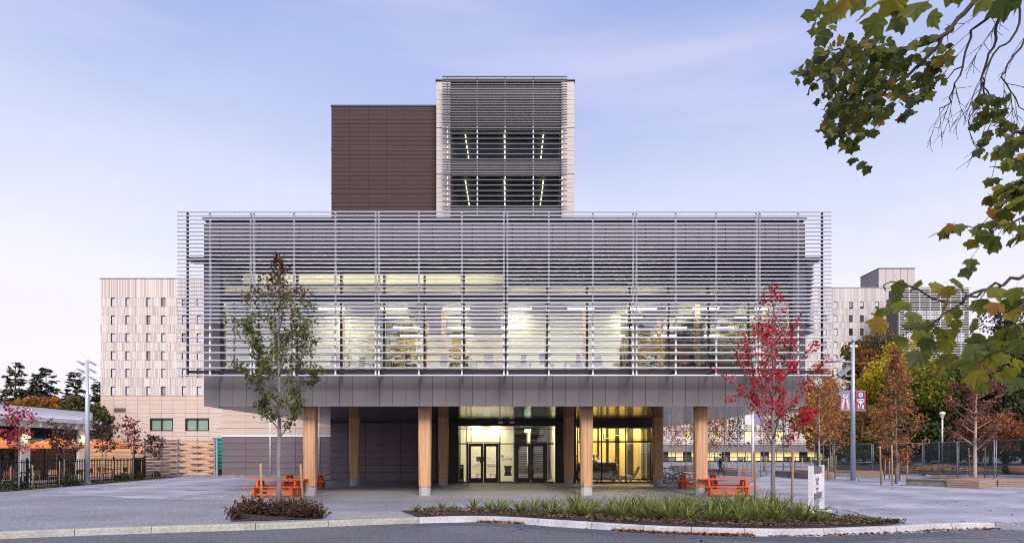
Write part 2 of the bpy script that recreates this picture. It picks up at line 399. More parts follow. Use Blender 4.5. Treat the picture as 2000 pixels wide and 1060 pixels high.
road = MB().poly([(-300, -600, RZ), (300, -600, RZ), (300, 24, RZ), (-300, 24, RZ)]).build("road", m_road); tag(road, kind='structure')
# newer strip of asphalt along the kerb
b = MB(); kk = [p for p in kline if Xp(800, 17) < p.x < 12]
for p, q in zip(kk, kk[1:]):
    w0, w1 = 1.15+.10*math.sin(p.x), 1.15+.10*math.sin(q.x)
    b.poly([(p.x, p.y-w0, RZ+.004), (q.x, q.y-w1, RZ+.004), (q.x, q.y-.2, RZ+.004), (p.x, p.y-.2, RZ+.004)])
o = b.build("road_patch", m_roadpatch); tag(o, kind='structure')
a0, a1 = G(1770, 1059, RZ), G(2080, 1049, RZ)
o = MB().poly([(a0.x, a0.y, RZ+.004), (a1.x, a1.y, RZ+.004), (a1.x, a1.y+.05, RZ+.004), (a0.x, a0.y+.05, RZ+.004)]).build("road_line", m_aggr); tag(o, kind='structure')
# plaza: one sheet from the kerb to the horizon
pl = MB()
edge = [(p.x, p.y, 0) for p in kline] + [(tipx, kend.y, 0), (60, kend.y+.6, 0), (500, 20, 0)]
far = [(p[0], 60, 0) for p in edge]
for i in range(len(edge)-1): pl.poly([edge[i], edge[i+1], far[i+1], far[i]])
pl.poly([(-500, 4, 0), edge[0], far[0], (-500, 60, 0)])
pl.poly([(-500, 60, 0), (500, 60, 0), (500, 600, 0), (-500, 600, 0)])
pl.poly([(kend.x, kend.y, 0), (tipx+.1, kend.y-.55, RZ+.005), (60, kend.y-.3, RZ+.005), (60, kend.y+.6, 0), (tipx, kend.y, 0)])
pl.poly([(60, kend.y+.6, 0), (60, kend.y-.3, RZ+.005), (500, 18.9, RZ+.005), (500, 20, 0)])
plaza = pl.build("plaza_ground", m_asphalt); tag(plaza, kind='structure')
kerb = bpy.data.objects.new("kerb", None); link(kerb, None, (0, 17, 0)); tag(kerb, kind='structure')
def off(i, d):
    a = kline[max(i-1, 0)]; c = kline[min(i+1, len(kline)-1)]
    t = (c-a).normalized(); n = Vector((t.y, -t.x, 0)); return kline[i] + n*d
def kerbrun(i0, i1, m, gap=.008):
    b = MB(); prev = None
    for i in range(i0, i1+1):
        P0 = off(i, 0); P1 = off(i, .13); P2 = off(i, .165); P3 = off(i, .20); 
        g = 0
        if i == i0: g = gap
        if i == i1: g = -gap
        t = (kline[min(i+1, len(kline)-1)] - kline[max(i-1, 0)]).normalized()*g
        r = [P0+t+Vector((0,0,-.02)), P0+t+Vector((0,0,.012)), P1+t+Vector((0,0,.010)), P2+t+Vector((0,0,-.02)), P3+t+Vector((0,0,RZ-.02))]
        k = len(b.v); b.v += [tuple(q) for q in r]
        if prev is None: b.add([(0,1,2,3,4)], k)
        else: b.add([(0-5,1-5,1,0),(1-5,2-5,2,1),(2-5,3-5,3,2),(3-5,4-5,4,3)], k)
        prev = k
    b.add([(4,3,2,1,0)], prev)
    return b.build("kerb_stone", m, kerb)
idx = {p: 4*NK + i*NK for i, p in enumerate([p[0] for p in KERB_PX])}
cuts = [0, 2*NK, 4*NK, idx[150], idx[299], idx[500], idx[640], idx[817], idx[935], idx[1057], idx[1160], idx[1260], idx[1350], idx[1452], idx[1600], idx[1740], idx[1848], len(kline)-1]
for a, c in zip(cuts, cuts[1:]): kerbrun(a, c, m_kerb_old if c <= idx[817] else m_kerb)
# tapered kerb end going down to the road
e = kend; b = MB()
b.prism([(e.x+.01, e.y+.02, -.02), (e.x+.01, e.y+.02, .012), (tipx+.15, e.y-.33, RZ+.03), (tipx+.15, e.y-.33, RZ-.02), (e.x+.01, e.y+.02, RZ-.02)], (0, -.22, 0)).build("kerb_stone", m_kerb, kerb)
b = MB()
for i in range(idx[817], len(kline)-1):
    w = .10 + .05*math.sin(i*.9)
    p, q, r, s_ = off(i, .19), off(i+1, .19), off(i+1, .22+w), off(i, .22+w)
    b.poly([(v.x, v.y, RZ+.007) for v in (p, s_, r, q)])
b.build("gutter", m_kerb, kerb)
# concrete apron under the building and lighter aggregate bands
APX0, APX1 = Xp(386, 26.5), Xp(1560, 26.5)
ap = bpy.data.objects.new("apron", None); link(ap, None, (0, 30, 0)); tag(ap, kind='structure')
ys = [25.3, 29.6, 34.2, 38.7]; xs = [APX0 + (APX1-APX0)*k/5 for k in range(6)]
for j in range(3):
    for i in range(5): piece("apron_slab", ap, xs[i]+.012, xs[i+1]-.012, ys[j]+.012, ys[j+1]-.012, -.03, .006, m_apron)
piece("apron_slab", ap, Xp(640, 41), -4.95, 38.71, 41, -.03, .006, m_apron)
piece("apron_slab", ap, APX0, Xp(640, 41)-.01, 38.71, 48, -.03, .006, m_apron)
piece("apron_slab", ap, 9.1, APX1, 38.71, 50, -.03, .006, m_apron)
ag = MB()
bl = [G(x, y) for x, y in [(632, 1014), (632, 997), (780, 999), (800, 1009)]]
ag.poly([(v.x, v.y, .004) for v in bl])
o = ag.build("aggregate_band", m_aggr); tag(o, kind='structure')
def faded(p0, p1, w, nm="faded_line"):
    a, c = G(*p0), G(*p1); d = (c-a).normalized(); n_ = Vector((-d.y, d.x, 0))*w/2
    o = MB().poly([(q.x, q.y, .0045) for q in (a-n_, c-n_, c+n_, a+n_)]).build(nm, m_aggr); tag(o, kind='structure')
faded((15, 1009.5), (270, 990), .05); faded((225, 1014), (410, 1007.5), .035); faded((100, 984), (300, 978), .04); faded((690, 985), (1240, 984), .03)
# fields of pavers
def inside(p, poly):
    c = False; n = len(poly)
    for i in range(n):
        a, b_ = poly[i], poly[(i+1) % n]
        if (a[1] > p[1]) != (b_[1] > p[1]) and p[0] < (b_[0]-a[0])*(p[1]-a[1])/(b_[1]-a[1])+a[0]: c = not c
    return c
def bake_tint(ob, vals):
    at = ob.data.attributes.new("tint", 'FLOAT', 'FACE'); at.data.foreach_set("value", vals)
def paver_field(name, poly, w, d, limit, rows_light):
    root = bpy.data.objects.new(name, None); c = Vector((sum(p[0] for p in poly)/len(poly), sum(p[1] for p in poly)/len(poly), 0))
    link(root, None, c); tag(root, kind='structure')
    x0, x1 = min(p[0] for p in poly), max(p[0] for p in poly); y0, y1 = min(p[1] for p in poly), max(p[1] for p in poly)
    cells = []; cutp = []; j = 0; y = y0
    while y < y1:
        x = x0 - w*(.5 if j % 2 else 0)
        while x < x1:
            n_in = sum(inside((x+w*u, y+d*v), poly) for u in (.05, .95) for v in (.05, .95))
            if n_in == 4: cells.append((x, y, j))
            elif n_in:
                for a in range(5):
                    for c in range(3):
                        if inside((x+w*(a+.5)/5, y+d*(c+.5)/3), poly): cutp.append((x+w*a/5, y+d*c/3, x, j, a, c))
            x += w
        y += d; j += 1
    cells.sort(key=lambda q: q[1])
    me = []
    for tone in range(5):
        b = MB().box(-w/2+.004, w/2-.004, -d/2+.004, d/2-.004, -.02, .016)
        m = bpy.data.meshes.new("paver"); m.from_pydata(b.v, [], b.f); m.materials.append(m_paver)
        at = m.attributes.new("tint", 'FLOAT', 'FACE'); at.data.foreach_set("value", [tone/4]*6); me.append(m)
    def tone(j, x): 
        return min(4, max(0, int(2.2 + 1.2*math.sin(j*rows_light) + R.uniform(-.6, .6) + 1.3*math.sin(x*1.45+.35*math.sin(j)))))
    for (x, y, j) in cells[:limit]: inst("paver", me[tone(j, x)], root, (x+w/2, y+d/2, 0))
    if True:
        b = MB(); tv = []
        for (x, y, x_, j, a, c) in cutp:
            b.box(x+(.004 if a == 0 else 0), x+w/5-(.004 if a == 4 else 0), y+(.004 if c == 0 else 0), y+d/3-(.004 if c == 2 else 0), -.02, .015); tv += [tone(j, x_)/4]*6
        for (x, y, j) in cells[limit:]:
            b.box(x+.004, x+w-.004, y+.004, y+d-.004, -.02, .016); tv += [tone(j, x)/4]*6
        o = b.build("paver", m_paver, root); bake_tint(o, tv); tag(o, kind='stuff')
pf = [G(x, y) for x, y in [(60, 966), (130, 953), (200, 946), (280, 939), (340, 934), (430, 932), (640, 938), (600, 948), (470, 962), (440, 970), (380, 974), (320, 973), (250, 971), (170, 966)]]
paver_field("paving_by_fence", [(p.x, p.y) for p in pf], 1.0, .62, 200, 1.15)
pf = [G(x, y) for x, y in [(1440, 962), (1475, 935), (1500, 927), (2300, 927), (2500, 990), (2060, 1018), (1950, 1019), (1870, 1017), (1765, 1023), (1690, 1005), (1630, 992), (1500, 975)]]
paver_field("paving_by_benches", [(p.x, p.y) for p in pf], 1.2, .6, 280, .95)
# planting beds
bb = MB(); pts = [p for p in kline if Xp(812, 18.8) <= p.x <= Xp(1735, 17)]
front = [(p.x, p.y+.01, .02) for p in pts]
back = []
for p in pts:
    x = p.x; t = (x - pts[0].x)/(pts[-1].x-pts[0].x)
    if x < 9.1: yb = 20.75 + .15*math.sin(x)
    else: yb = 20.6 - (x-9.1)/(pts[-1].x-9.1)*(20.6-pts[-1].y-.05)
    back.append((x, max(yb, p.y+.05), .02))
mid = [(a[0], (a[1]+b_[1])/2, .075+.02*math.sin(a[0]*3)) for a, b_ in zip(front, back)]
for i in range(len(pts)-1):
    bb.poly([front[i], front[i+1], mid[i+1], mid[i]]); bb.poly([mid[i], mid[i+1], back[i+1], back[i]])
tip = G(783, 997); bb.poly([front[0], mid[0], back[0], (tip.x, tip.y, .02)])
bed = bb.build("planting_bed", m_soil); tag(bed, kind='structure')
def bed_back(x):
    for a, c in zip(back, back[1:]):
        if a[0] <= x <= c[0]: return a[1]+(c[1]-a[1])*(x-a[0])/(c[0]-a[0])
    return back[0][1] if x < back[0][0] else back[-1][1]
PITQ = [G(450, 1018), G(632, 1013), G(629, 997), G(466, 999)]
o = MB().poly([(p.x, p.y, .02) for p in PITQ]).build("tree_pit", m_soil); tag(o, kind='structure')
o = MB().poly([(-26.3, 30, .02), (-24.75, 30, .02), (-24.9, 38, .02), (-25.3, 46, .02), (-26.2, 49.2, .02), (-27, 46, .02)]).build("fence_border", m_soil); tag(o, kind='structure')
a = [G(x, y) for x, y in [(1600, 905), (1640, 927), (1760, 927), (1900, 934), (2100, 938), (2600, 925), (2400, 903)]]
o = MB().poly([(p.x, p.y, .012) for p in a]).build("earth_lot", m_dirt); tag(o, kind='structure')

# ------------------------------------------------------------------ main building
YB = 26.5
X0, X1 = Xp(398, YB), Xp(1573, YB)
ZS, ZT, ZSILL, ZHEAD = Zp(793, YB), Zp(428, YB), Zp(721, YB), Zp(534, YB)
main = thing("campus_building", "wide grey metal building on timber columns behind a white louvre screen", "building", (0, 38, 0))
def wallbox(name, x0, x1, y0, y1, z0, z1, m, parent=main): return MB().box(x0, x1, y0, y1, z0, z1).build(name, m, parent)
# closed upper volume
wallbox("roof", X0+.05, X1-.05, YB+.1, 50, ZT-.35, ZT-.05, m_joint)
wallbox("parapet_cap", X0-.05, X1+.05, YB-.03, YB+.4, ZT-.02, ZT+.06, m_rail)
wallbox("side_wall", X0, X0+.3, YB+.1, 50, ZS+.05, ZT-.36, m_greyp); wallbox("side_wall", X1-.3, X1, YB+.1, 50, ZS+.05, ZT-.36, m_greyp)
wallbox("back_wall", X0+.31, X1-.31, 49.6, 49.95, ZS+.05, ZT-.36, m_cream)
wallbox("floor_slab", X0+.31, X1-.31, YB+.12, 49.58, ZS+.12, ZSILL-.04, m_floor)
wallbox("facade_backing", X0+.02, X1-.02, YB+.03, YB+.1, ZS+.02, ZSILL-.03, m_joint)
wallbox("facade_backing", X0+.02, X1-.02, YB+.21, YB+.24, ZHEAD+.02, ZT-.03, m_joint)
GX0, GX1 = Xp(437, YB), Xp(1541, YB)
wallbox("facade_backing", X0+.02, GX0-.02, YB+.03, YB+.1, ZSILL-.02, ZHEAD+.01, m_joint)
wallbox("facade_backing", GX1+.02, X1-.02, YB+.03, YB+.1, ZSILL-.02, ZHEAD+.01, m_joint)
npan = 45; first = Xp(429, YB)
seams = [X0] + [first + (X1-first)*k/(npan-1) for k in range(npan)]
for a, b in zip(seams, seams[1:]):
    piece("fascia_panel", main, a+.008, b-.008, YB, YB+.028, ZS, ZSILL-.1, m_greyp)
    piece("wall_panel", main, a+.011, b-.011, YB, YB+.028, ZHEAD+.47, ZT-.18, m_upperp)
piece("wall_panel", main, X0, GX0-.16, YB, YB+.028, ZSILL-.08, ZHEAD+.45, m_greyp)
piece("wall_panel", main, GX1+.16, X1, YB, YB+.028, ZSILL-.08, ZHEAD+.45, m_greyp)
wallbox("window_frame", GX0-.15, GX0, YB-.02, YB+.2, ZSILL-.08, ZHEAD+.45, m_frame); wallbox("window_frame", GX1, GX1+.15, YB-.02, YB+.2, ZSILL-.08, ZHEAD+.45, m_frame)
wallbox("window_frame", GX0+.001, GX1-.001, YB-.015, YB+.2, ZHEAD-.02, ZHEAD+.45, m_frame); wallbox("window_frame", GX0+.001, GX1-.001, YB-.015, YB+.2, ZSILL-.08, ZSILL, m_frame)
ZTR0, ZTR1 = Zp(592, 26.7), Zp(579, 26.7)
wallbox("spandrel", GX0+.01, GX1-.01, YB+.01, YB+.22, ZTR0, ZTR1, m_frame)
mpx = [437, 505, 580, 666, 750, 829, 906, 988, 1069, 1147, 1230, 1306, 1384, 1462, 1541]
for a, b in zip(mpx, mpx[1:]):
    xa, xb = Xp(a, YB), Xp(b, YB)
    if b != 1541: wallbox("mullion", xb-.045, xb+.045, YB+.0, YB+.17, ZSILL+.001, ZHEAD-.021, m_frame)
    gm = m_glass_up
    piece("window_pane", main, xa+.05, xb-.05, YB+.09, YB+.10, ZSILL+.01, ZTR0-.01, gm)
    piece("window_pane", main, xa+.05, xb-.05, YB+.09, YB+.10, ZTR1+.01, ZHEAD-.03, m_glass_cl)
# interior of the upper floor
ZC = Zp(597, 27.2)
wallbox("interior_ceiling", X0+.31, X1-.31, 27.1, 49.5, 9.2, 9.34, m_darkwall)
wallbox("clerestory_ceiling", X0+.31, X1-.31, 26.75, 49.5, ZT-.55, ZT-.4, m_darkwall)
wallbox("clerestory_wall", GX0, Xp(985, 27), 28.4, 28.5, 9.35, ZT-.56, m_cream)
wallbox("clerestory_wall", Xp(985, 27)+.02, GX1, 28.4, 28.5, 9.35, ZT-.56, m_darkwall)
wallbox("cove_light", GX0+.5, Xp(985, 27)-.3, 27.35, 27.5, 9.345, 9.385, e_lobby)
for (a, c, Y, m) in [(437, 545, 32, m_cream), (545, 600, 36, m_cream), (600, 735, 33, m_white), (735, 985, 38, m_tan), (985, 1212, 32.4, m_white), (1212, 1300, 37, m_tan), (1300, 1420, 39, m_corr), (1420, 1541, 36, m_darkwall)]:
    wallbox("partition", Xp(a, Y)+.02, Xp(c, Y)-.02, Y, Y+.12, ZSILL-.02, 9.19, m)
for px_, Y, z in [(668, 31.0, .0), (866, 30.6, 0), (833, 34, 0), (1142, 31, 0), (1362, 30.2, 0), (1288, 33, 0), (560, 31, 0)]:
    wallbox("interior_post", Xp(px_, Y)-.11, Xp(px_, Y)+.11, Y, Y+.22, ZSILL-.02, 9.19, m_colwood)
zl = Zp(603, 30)
for Y, zoff in ((30, 0), (32.05, 0), (34.6, 0), (37, 0)):
    x = Xp(622, 30) - (.25 if Y > 31 else 0)
    while x < Xp(1545, 30):
        if not (Y > 32 and Xp(985, 32.4) < x < Xp(1200, 32.4)) and not (Y > 32.5 and x < Xp(735, 33)):
            piece("strip_light", main, x, x+1.25, Y, Y+.09, zl+zoff, zl+zoff+.05, e_strip)
        x += 3.05
for x in [Xp(p, 31) for p in (510, 560, 620, 700, 780, 860, 940, 1030, 1100, 1170, 1225)]:
    piece("hidden_fill_strip", main, x-.8, x+.8, 27.3, 27.5, 8.62, 8.66, e_fill)  # added glowing strips, hidden behind the spandrel, to brighten the partitions
# louvre screen: posts, rails and 216 blades
YL = 25.35
for k in range(12): piece("walkway_grating", main, X0-.4+(X1-X0+.8)*k/12+.01, X0-.4+(X1-X0+.8)*(k+1)/12-.01, YL+.51, YB-.03, Zp(504.5, YL+.4)-.03, Zp(504.5, YL+.4)+.02, m_rail)
scr = wallbox("louvre_screen", Xp(366, YL+.35), Xp(1606, YL+.35), YL+.42, YL+.50, Zp(504.5, YL+.4)-.05, Zp(504.5, YL+.4)+.06, m_rail)
LB = [414.3 + 7.686*k for k in range(29)] + [629.5 + 14.786*k for k in range(1, 8)]
SEG = [347, 492.6, 736.6, 987.6, 1240, 1481, 1623]
def blade_mesh(L):
    # flattened aerofoil section, blunt rounded nose to the front
    sec = [(-.050, -.020), (-.056, .004), (-.046, .026), (.0, .032), (.045, .022), (.06, .010), (.045, -.004), (.0, -.024), (-.04, -.029)]
    b = MB(); n = len(sec)
    for x in (-L/2, L/2): b.v += [(x, y, z) for y, z in sec]
    b.add([tuple(range(n)), tuple(range(2*n-1, n-1, -1))] + [(k, n+k, n+(k+1) % n, (k+1) % n) for k in range(n)], 0)
    me = bpy.data.meshes.new("louvre_blade"); me.from_pydata(b.v, [], b.f); me.materials.append(m_blade); return me
for s0, s1 in zip(SEG, SEG[1:]):
    xa, xb = Xp(s0, YL)+(.012 if s0 != 347 else 0), Xp(s1, YL)-(.012 if s1 != 1623 else 0)
    me = blade_mesh(xb-xa)
    for py in LB: inst("louvre_blade", me, scr, ((xa+xb)/2, YL, Zp(py, YL)))
zlo, zhi = Zp(735.5, YL+.12), Zp(416, YL+.12)
for px_ in (410, 489.5, 496, 574, 655, 733.5, 740, 818, 902, 984, 991.2, 1072, 1158, 1236.5, 1243.3, 1320, 1399, 1477.5, 1484, 1559):
    MB().box(Xp(px_, YL+.1)-.032, Xp(px_, YL+.1)+.032, YL+.085, YL+.16, zlo, zhi).build("louvre_post", m_post, scr)
for px_ in (366, 1606): MB().box(Xp(px_, YL+.1)-.035, Xp(px_, YL+.1)+.035, YL+.085, YL+.16, zlo, zhi).build("louvre_post", m_rail, scr)
MB().box(Xp(366, YL+.35), Xp(1606, YL+.35), YL+.42, YL+.50, Zp(726, YL+.4)-.05, Zp(726, YL+.4)+.06).build("support_rail", m_rail, scr)
for z in (Zp(504.5, YL+.4), Zp(726, YL+.4)):
    b = MB()
    for px_ in (410, 493, 574, 655, 737, 818, 902, 988, 1072, 1158, 1240, 1320, 1399, 1481, 1559):
        b.box(Xp(px_, YL)-.03, Xp(px_, YL)+.03, YL+.161, YB+.02, z-.045, z+.045)
    b.build("support_bracket", m_rail, scr)
# bank of side blades past the right corner
sd = MB().box(X1+.12, X1+.20, YB+.25, YB+.33, ZSILL-.2, Zp(538, YB)).build("side_screen", m_post, main)
for k in range(19):
    z = Zp(513 + 7.3*k, YB)
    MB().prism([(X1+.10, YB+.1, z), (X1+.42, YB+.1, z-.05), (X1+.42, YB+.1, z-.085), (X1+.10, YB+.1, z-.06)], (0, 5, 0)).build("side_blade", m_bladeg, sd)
# soffit planks
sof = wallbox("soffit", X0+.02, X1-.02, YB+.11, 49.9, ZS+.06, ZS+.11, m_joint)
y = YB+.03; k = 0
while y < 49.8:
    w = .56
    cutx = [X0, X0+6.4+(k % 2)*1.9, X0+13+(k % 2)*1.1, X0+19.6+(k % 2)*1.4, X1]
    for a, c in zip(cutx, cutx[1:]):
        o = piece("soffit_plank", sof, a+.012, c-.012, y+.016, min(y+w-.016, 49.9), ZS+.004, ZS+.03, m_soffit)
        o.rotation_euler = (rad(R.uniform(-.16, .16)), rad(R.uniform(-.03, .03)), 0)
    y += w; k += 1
# columns
def column(x, y, wb, wt, tw):
    """timber column of square head twisting into a chamfered foot on a concrete pad"""
    def ring(w, ch, z, a=0):
        h = w/2; c = ch
        q = [(-h+c, -h), (h-c, -h), (h, -h+c), (h, h-c), (h-c, h), (-h+c, h), (-h, h-c), (-h, -h+c)]
        ca, sa = math.cos(a), math.sin(a)
        return [(x+u*ca-v*sa, y+u*sa+v*ca, z) for u, v in q]
    def loft(rs):
        b = MB(); 
        for r in rs: b.v += r
        for k in range(len(rs)-1): b.add([(k*8+q, k*8+(q+1) % 8, (k+1)*8+(q+1) % 8, (k+1)*8+q) for q in range(8)], 0)
        b.add([tuple(range(7, -1, -1)), tuple(range((len(rs)-1)*8, len(rs)*8))], 0); return b
    r1 = .09
    c = loft([ring(wb, .03 if tw < 0 else .12, .42, rad(tw)*.3), ring((wb+wt)/2, .07, 2.2, rad(tw)*.5), ring(wt, .12 if tw < 0 else .03, ZS+.002, rad(tw))]).build("column", m_colwood, main)
    loft([ring(wb-.05, .04, .405), ring(wb-.05, .04, .419)]).build("base_plate", m_rail, c)
    loft([ring(wb-.02, .13, -.02), ring(wb-.02, .13, .404)]).build("column_base", m_concrete, c)
for px_, tw in ((606, 6), (830, 0), (1145, 0), (1368, -6)): column(Xp(px_, 27.6), 27.6, .52, .56, tw)
for px_, tw in ((693, 10), (866, 5), (1111, -3), (1285, -10)): column(Xp(px_, 35.5), 35.5, .52, .60, tw)
# ground floor: core, entrance and lounge
YE = 38.7
def panel_wall(x0, x1, y, z0, z1, nx, zs, m, name="wall_panel", parent=main, g=.012, d=.03):
    for i in range(nx):
        for a, c in zip(zs, zs[1:]):
            piece(name, parent, x0+(x1-x0)*i/nx+g, x0+(x1-x0)*(i+1)/nx-g, y, y+d, a+g*.8, c-g*.8, m)
CX0, CX1 = Xp(645, 41), Xp(851, 41)
wallbox("core_wall", CX0+.01, CX1+.3, 41.04, 49.5, 0, ZS, m_joint)
rows = [.12] + [.12 + .46*k for k in range(1, 8)] + [ZS-.02]
panel_wall(CX0, CX1, 41, 0, ZS, 6, rows, m_coverp)
wallbox("core_plinth", CX0, CX1, 41.0, 41.035, .008, .11, m_concrete_dk)
wallbox("core_wall", Xp(851, YE), Xp(894, YE), YE+.03, 41.03, 0, ZS, m_joint)
panel_wall(Xp(851, YE), Xp(894, YE), YE, 0, ZS, 1, [.02, 1.0, 2.0, 3.0, ZS-.02], m_darkwall)
wallbox("core_wall", Xp(1087, YE), Xp(1126, YE), YE+.03, 47, 0, ZS, m_joint)
panel_wall(Xp(1087, YE), Xp(1126, YE), YE, 0, ZS, 1, [.02, 1.0, 2.0, 3.0, ZS-.02], m_darkwall)
wallbox("core_wall", Xp(1276, YE), Xp(1292, YE), YE, 49.5, 0, ZS, m_darkwall)
EX0, EX1 = Xp(896, YE), Xp(1084.5, YE); ZG = Zp(831.5, YE)
wallbox("entrance_header", EX0-.06, EX1+.08, YE-.01, YE+.25, ZG, ZS, m_frame)
def ex(v): return Xp(880 + v/6.627, YE)
def ez(v): return Zp(800 + v/6.627, YE)
ent = wallbox("entrance_frame", EX0-.05, EX0+.0, YE, YE+.18, 0, ZG, m_frame)
def bar(x0, x1, z0, z1, m=m_frame, y0=0, y1=.12, n="frame_bar", par=ent): return MB().box(x0, x1, YE+y0, YE+y1, z0, z1).build(n, m, par)
bar(EX1, EX1+.07, 0, ZG, m_frame, 0, .18)
zt0, zt1 = ez(445), ez(430); z2 = ez(245)
for v, m, w in ((205, m_silver, .025), (265, m_frame, .022), (640, m_frame, .03), (820, m_silver, .03), (1253, m_silver, .028)): 
    bar(ex(v)-w, ex(v)+w, 0 if v != 265 else zt1, ZG, m, -.03, .10)
bar(EX0, EX1, z2-.02, z2+.015, m_frame, .01, .09)
for a, c in ((105, 205), (640, 820), (1253, 1350)):
    bar(ex(a)+.03, ex(c)-.03, zt0, zt1, m_frame, .012, .088); bar(ex(a)+.03, ex(c)-.03, 0, .09, m_frame, .012, .088)
for a, c in ((105, 205), (205, 640), (640, 820), (820, 1253), (1253, 1350)):
    piece("glass_pane", ent, ex(a)+.03, ex(c)-.03, YE+.04, YE+.05, zt1+.01, ZG-.01, m_glass)
for a, c in ((105, 205), (640, 820), (1253, 1350)):
    piece("glass_pane", ent, ex(a)+.03, ex(c)-.03, YE+.04, YE+.05, .10, zt0-.01, m_glass)
def door_leaf(x0, x1, hinge, open_=0):
    b = MB(); zt = zt1-.02; st = .16; y0, y1 = YE-.06, YE+.0
    b.box(x0, x0+st, y0, y1, .02, zt); b.box(x1-st, x1, y0, y1, .02, zt)
    b.box(x0+st, x1-st, y0, y1, .02, .30); b.box(x0+st, x1-st, y0, y1, zt-.18, zt)
    d = b.build("door", m_doorbrown, main)
    piece("door_glass", d, x0+st, x1-st, YE-.035, YE-.025, .30, zt-.18, m_glass)
    return d
for a, c, kind in ((212, 642, 0), (826, 1250, 1)):
    fr = MB().box(ex(a), ex(a)+.09, YE-.10, YE-.001, 0, zt1+.06).box(ex(c)-.09, ex(c), YE-.10, YE-.001, 0, zt1+.06).box(ex(a)+.09, ex(c)-.09, YE-.10, YE-.001, zt1, zt1+.06).build("door_frame", m_doorbrown, main)
    mid_ = (ex(a)+ex(c))/2
    d1 = door_leaf(ex(a)+.10, mid_-.012, 0); d2 = door_leaf(mid_+.012, ex(c)-.10, 1)
    if kind == 0:
        for d, x in ((d1, ex(a)+.3), (d2, mid_+.1)):
            MB().tube([(x, YE-.12, 1.02), (x+.62, YE-.12, 1.02)], .02, 6).tube([(x, YE-.12, 1.02), (x, YE-.05, 1.02)], .018, 6).tube([(x+.62, YE-.12, 1.02), (x+.62, YE-.05, 1.02)], .018, 6).build("push_bar", m_silver, d)
    else:
        for d, x, s_ in ((d1, mid_-.13, 1), (d2, mid_+.13, -1)):
            pts = [(x + s_*.07*math.sin(t), YE-.10, 1.02+.15*math.cos(t)) for t in [math.pi*k/8 for k in range(9)]]
            MB().tube(pts, .026, 6).tube([pts[0], (x, YE-.05, 1.17)], .02, 6).tube([pts[-1], (x, YE-.05, .87)], .02, 6).build("door_pull", m_post, d)
# lobby interior
wallbox("lobby_floor", EX0-.6, EX1+.2, YE+.2, 49, -.02, .012, m_floor)
wallbox("lobby_wall", EX0-.7, EX0-.6, YE+.2, 46.5, 0, ZS, m_cream); wallbox("lobby_wall", EX1+.06, EX1+.14, YE+.3, 49, 0, ZS, m_cream)
wallbox("lobby_wall", EX0-.6, ex(700)+.6, 45.6, 45.7, 0, ZS, m_cream)
wallbox("lobby_wall", ex(700)+.7, EX1+.06, 49, 49.1, 0, ZS, m_cream)
wallbox("lobby_ceiling", EX0-.6, EX1+.1, YE+.3, 49.1, ZS-.12, ZS-.06, m_white)
for x in (EX0+.7, EX0+2.2, EX0+3.9, EX0+5.2):
    for y in ((40.2, 42.8, 45.0) if x < EX0+3 else (40.2, 41.4)): piece("downlight", main, x-.35, x+.35, y, y+.35, ZS-.16, ZS-.125, e_lobby)
sx0, sx1 = Xp(1006, 43), Xp(1056, 43)+.3
st = wallbox("lobby_stairs", sx0+.9, sx0+1.05, 42.5, 48.5, .9, 3.4, m_cream)
for k in range(20):
    MB().box(sx0, sx0+.88, 42.2+.29*k, 42.2+.29*k+.3, .02+.165*k, .165*(k+1)).build("stair_tread", m_corr, st)
    MB().box(sx0+1.07, sx1+.3, 42.2+.29*k, 42.2+.29*k+.3, .02+.165*k, .165*(k+1)).build("stair_tread", m_corr, st)
for x in (EX0+1.7, EX0+4.4):
    s_ = MB().box(x-.21, x+.21, 40.5, 40.56, ZG-.35, ZG-.13).build("exit_sign", e_exit, main)
    b = MB(); q = 40.49
    b.ball((x+.02, q, ZG-.19), .018, 6, 4).obox((x+.02, q, ZG-.21), (x-.01, q, ZG-.27), .03, .004).obox((x-.01, q, ZG-.27), (x+.05, q, ZG-.31), .018, .004).obox((x-.01, q, ZG-.27), (x-.06, q, ZG-.31), .018, .004)
    b.build("running_figure", m_teal, s_)
for v in (650, 797): MB().box(ex(v)-.14, ex(v)+.14, YE-.25, YE-.02, ez(175), ez(150)).build("soffit_lamp", m_silver, main)
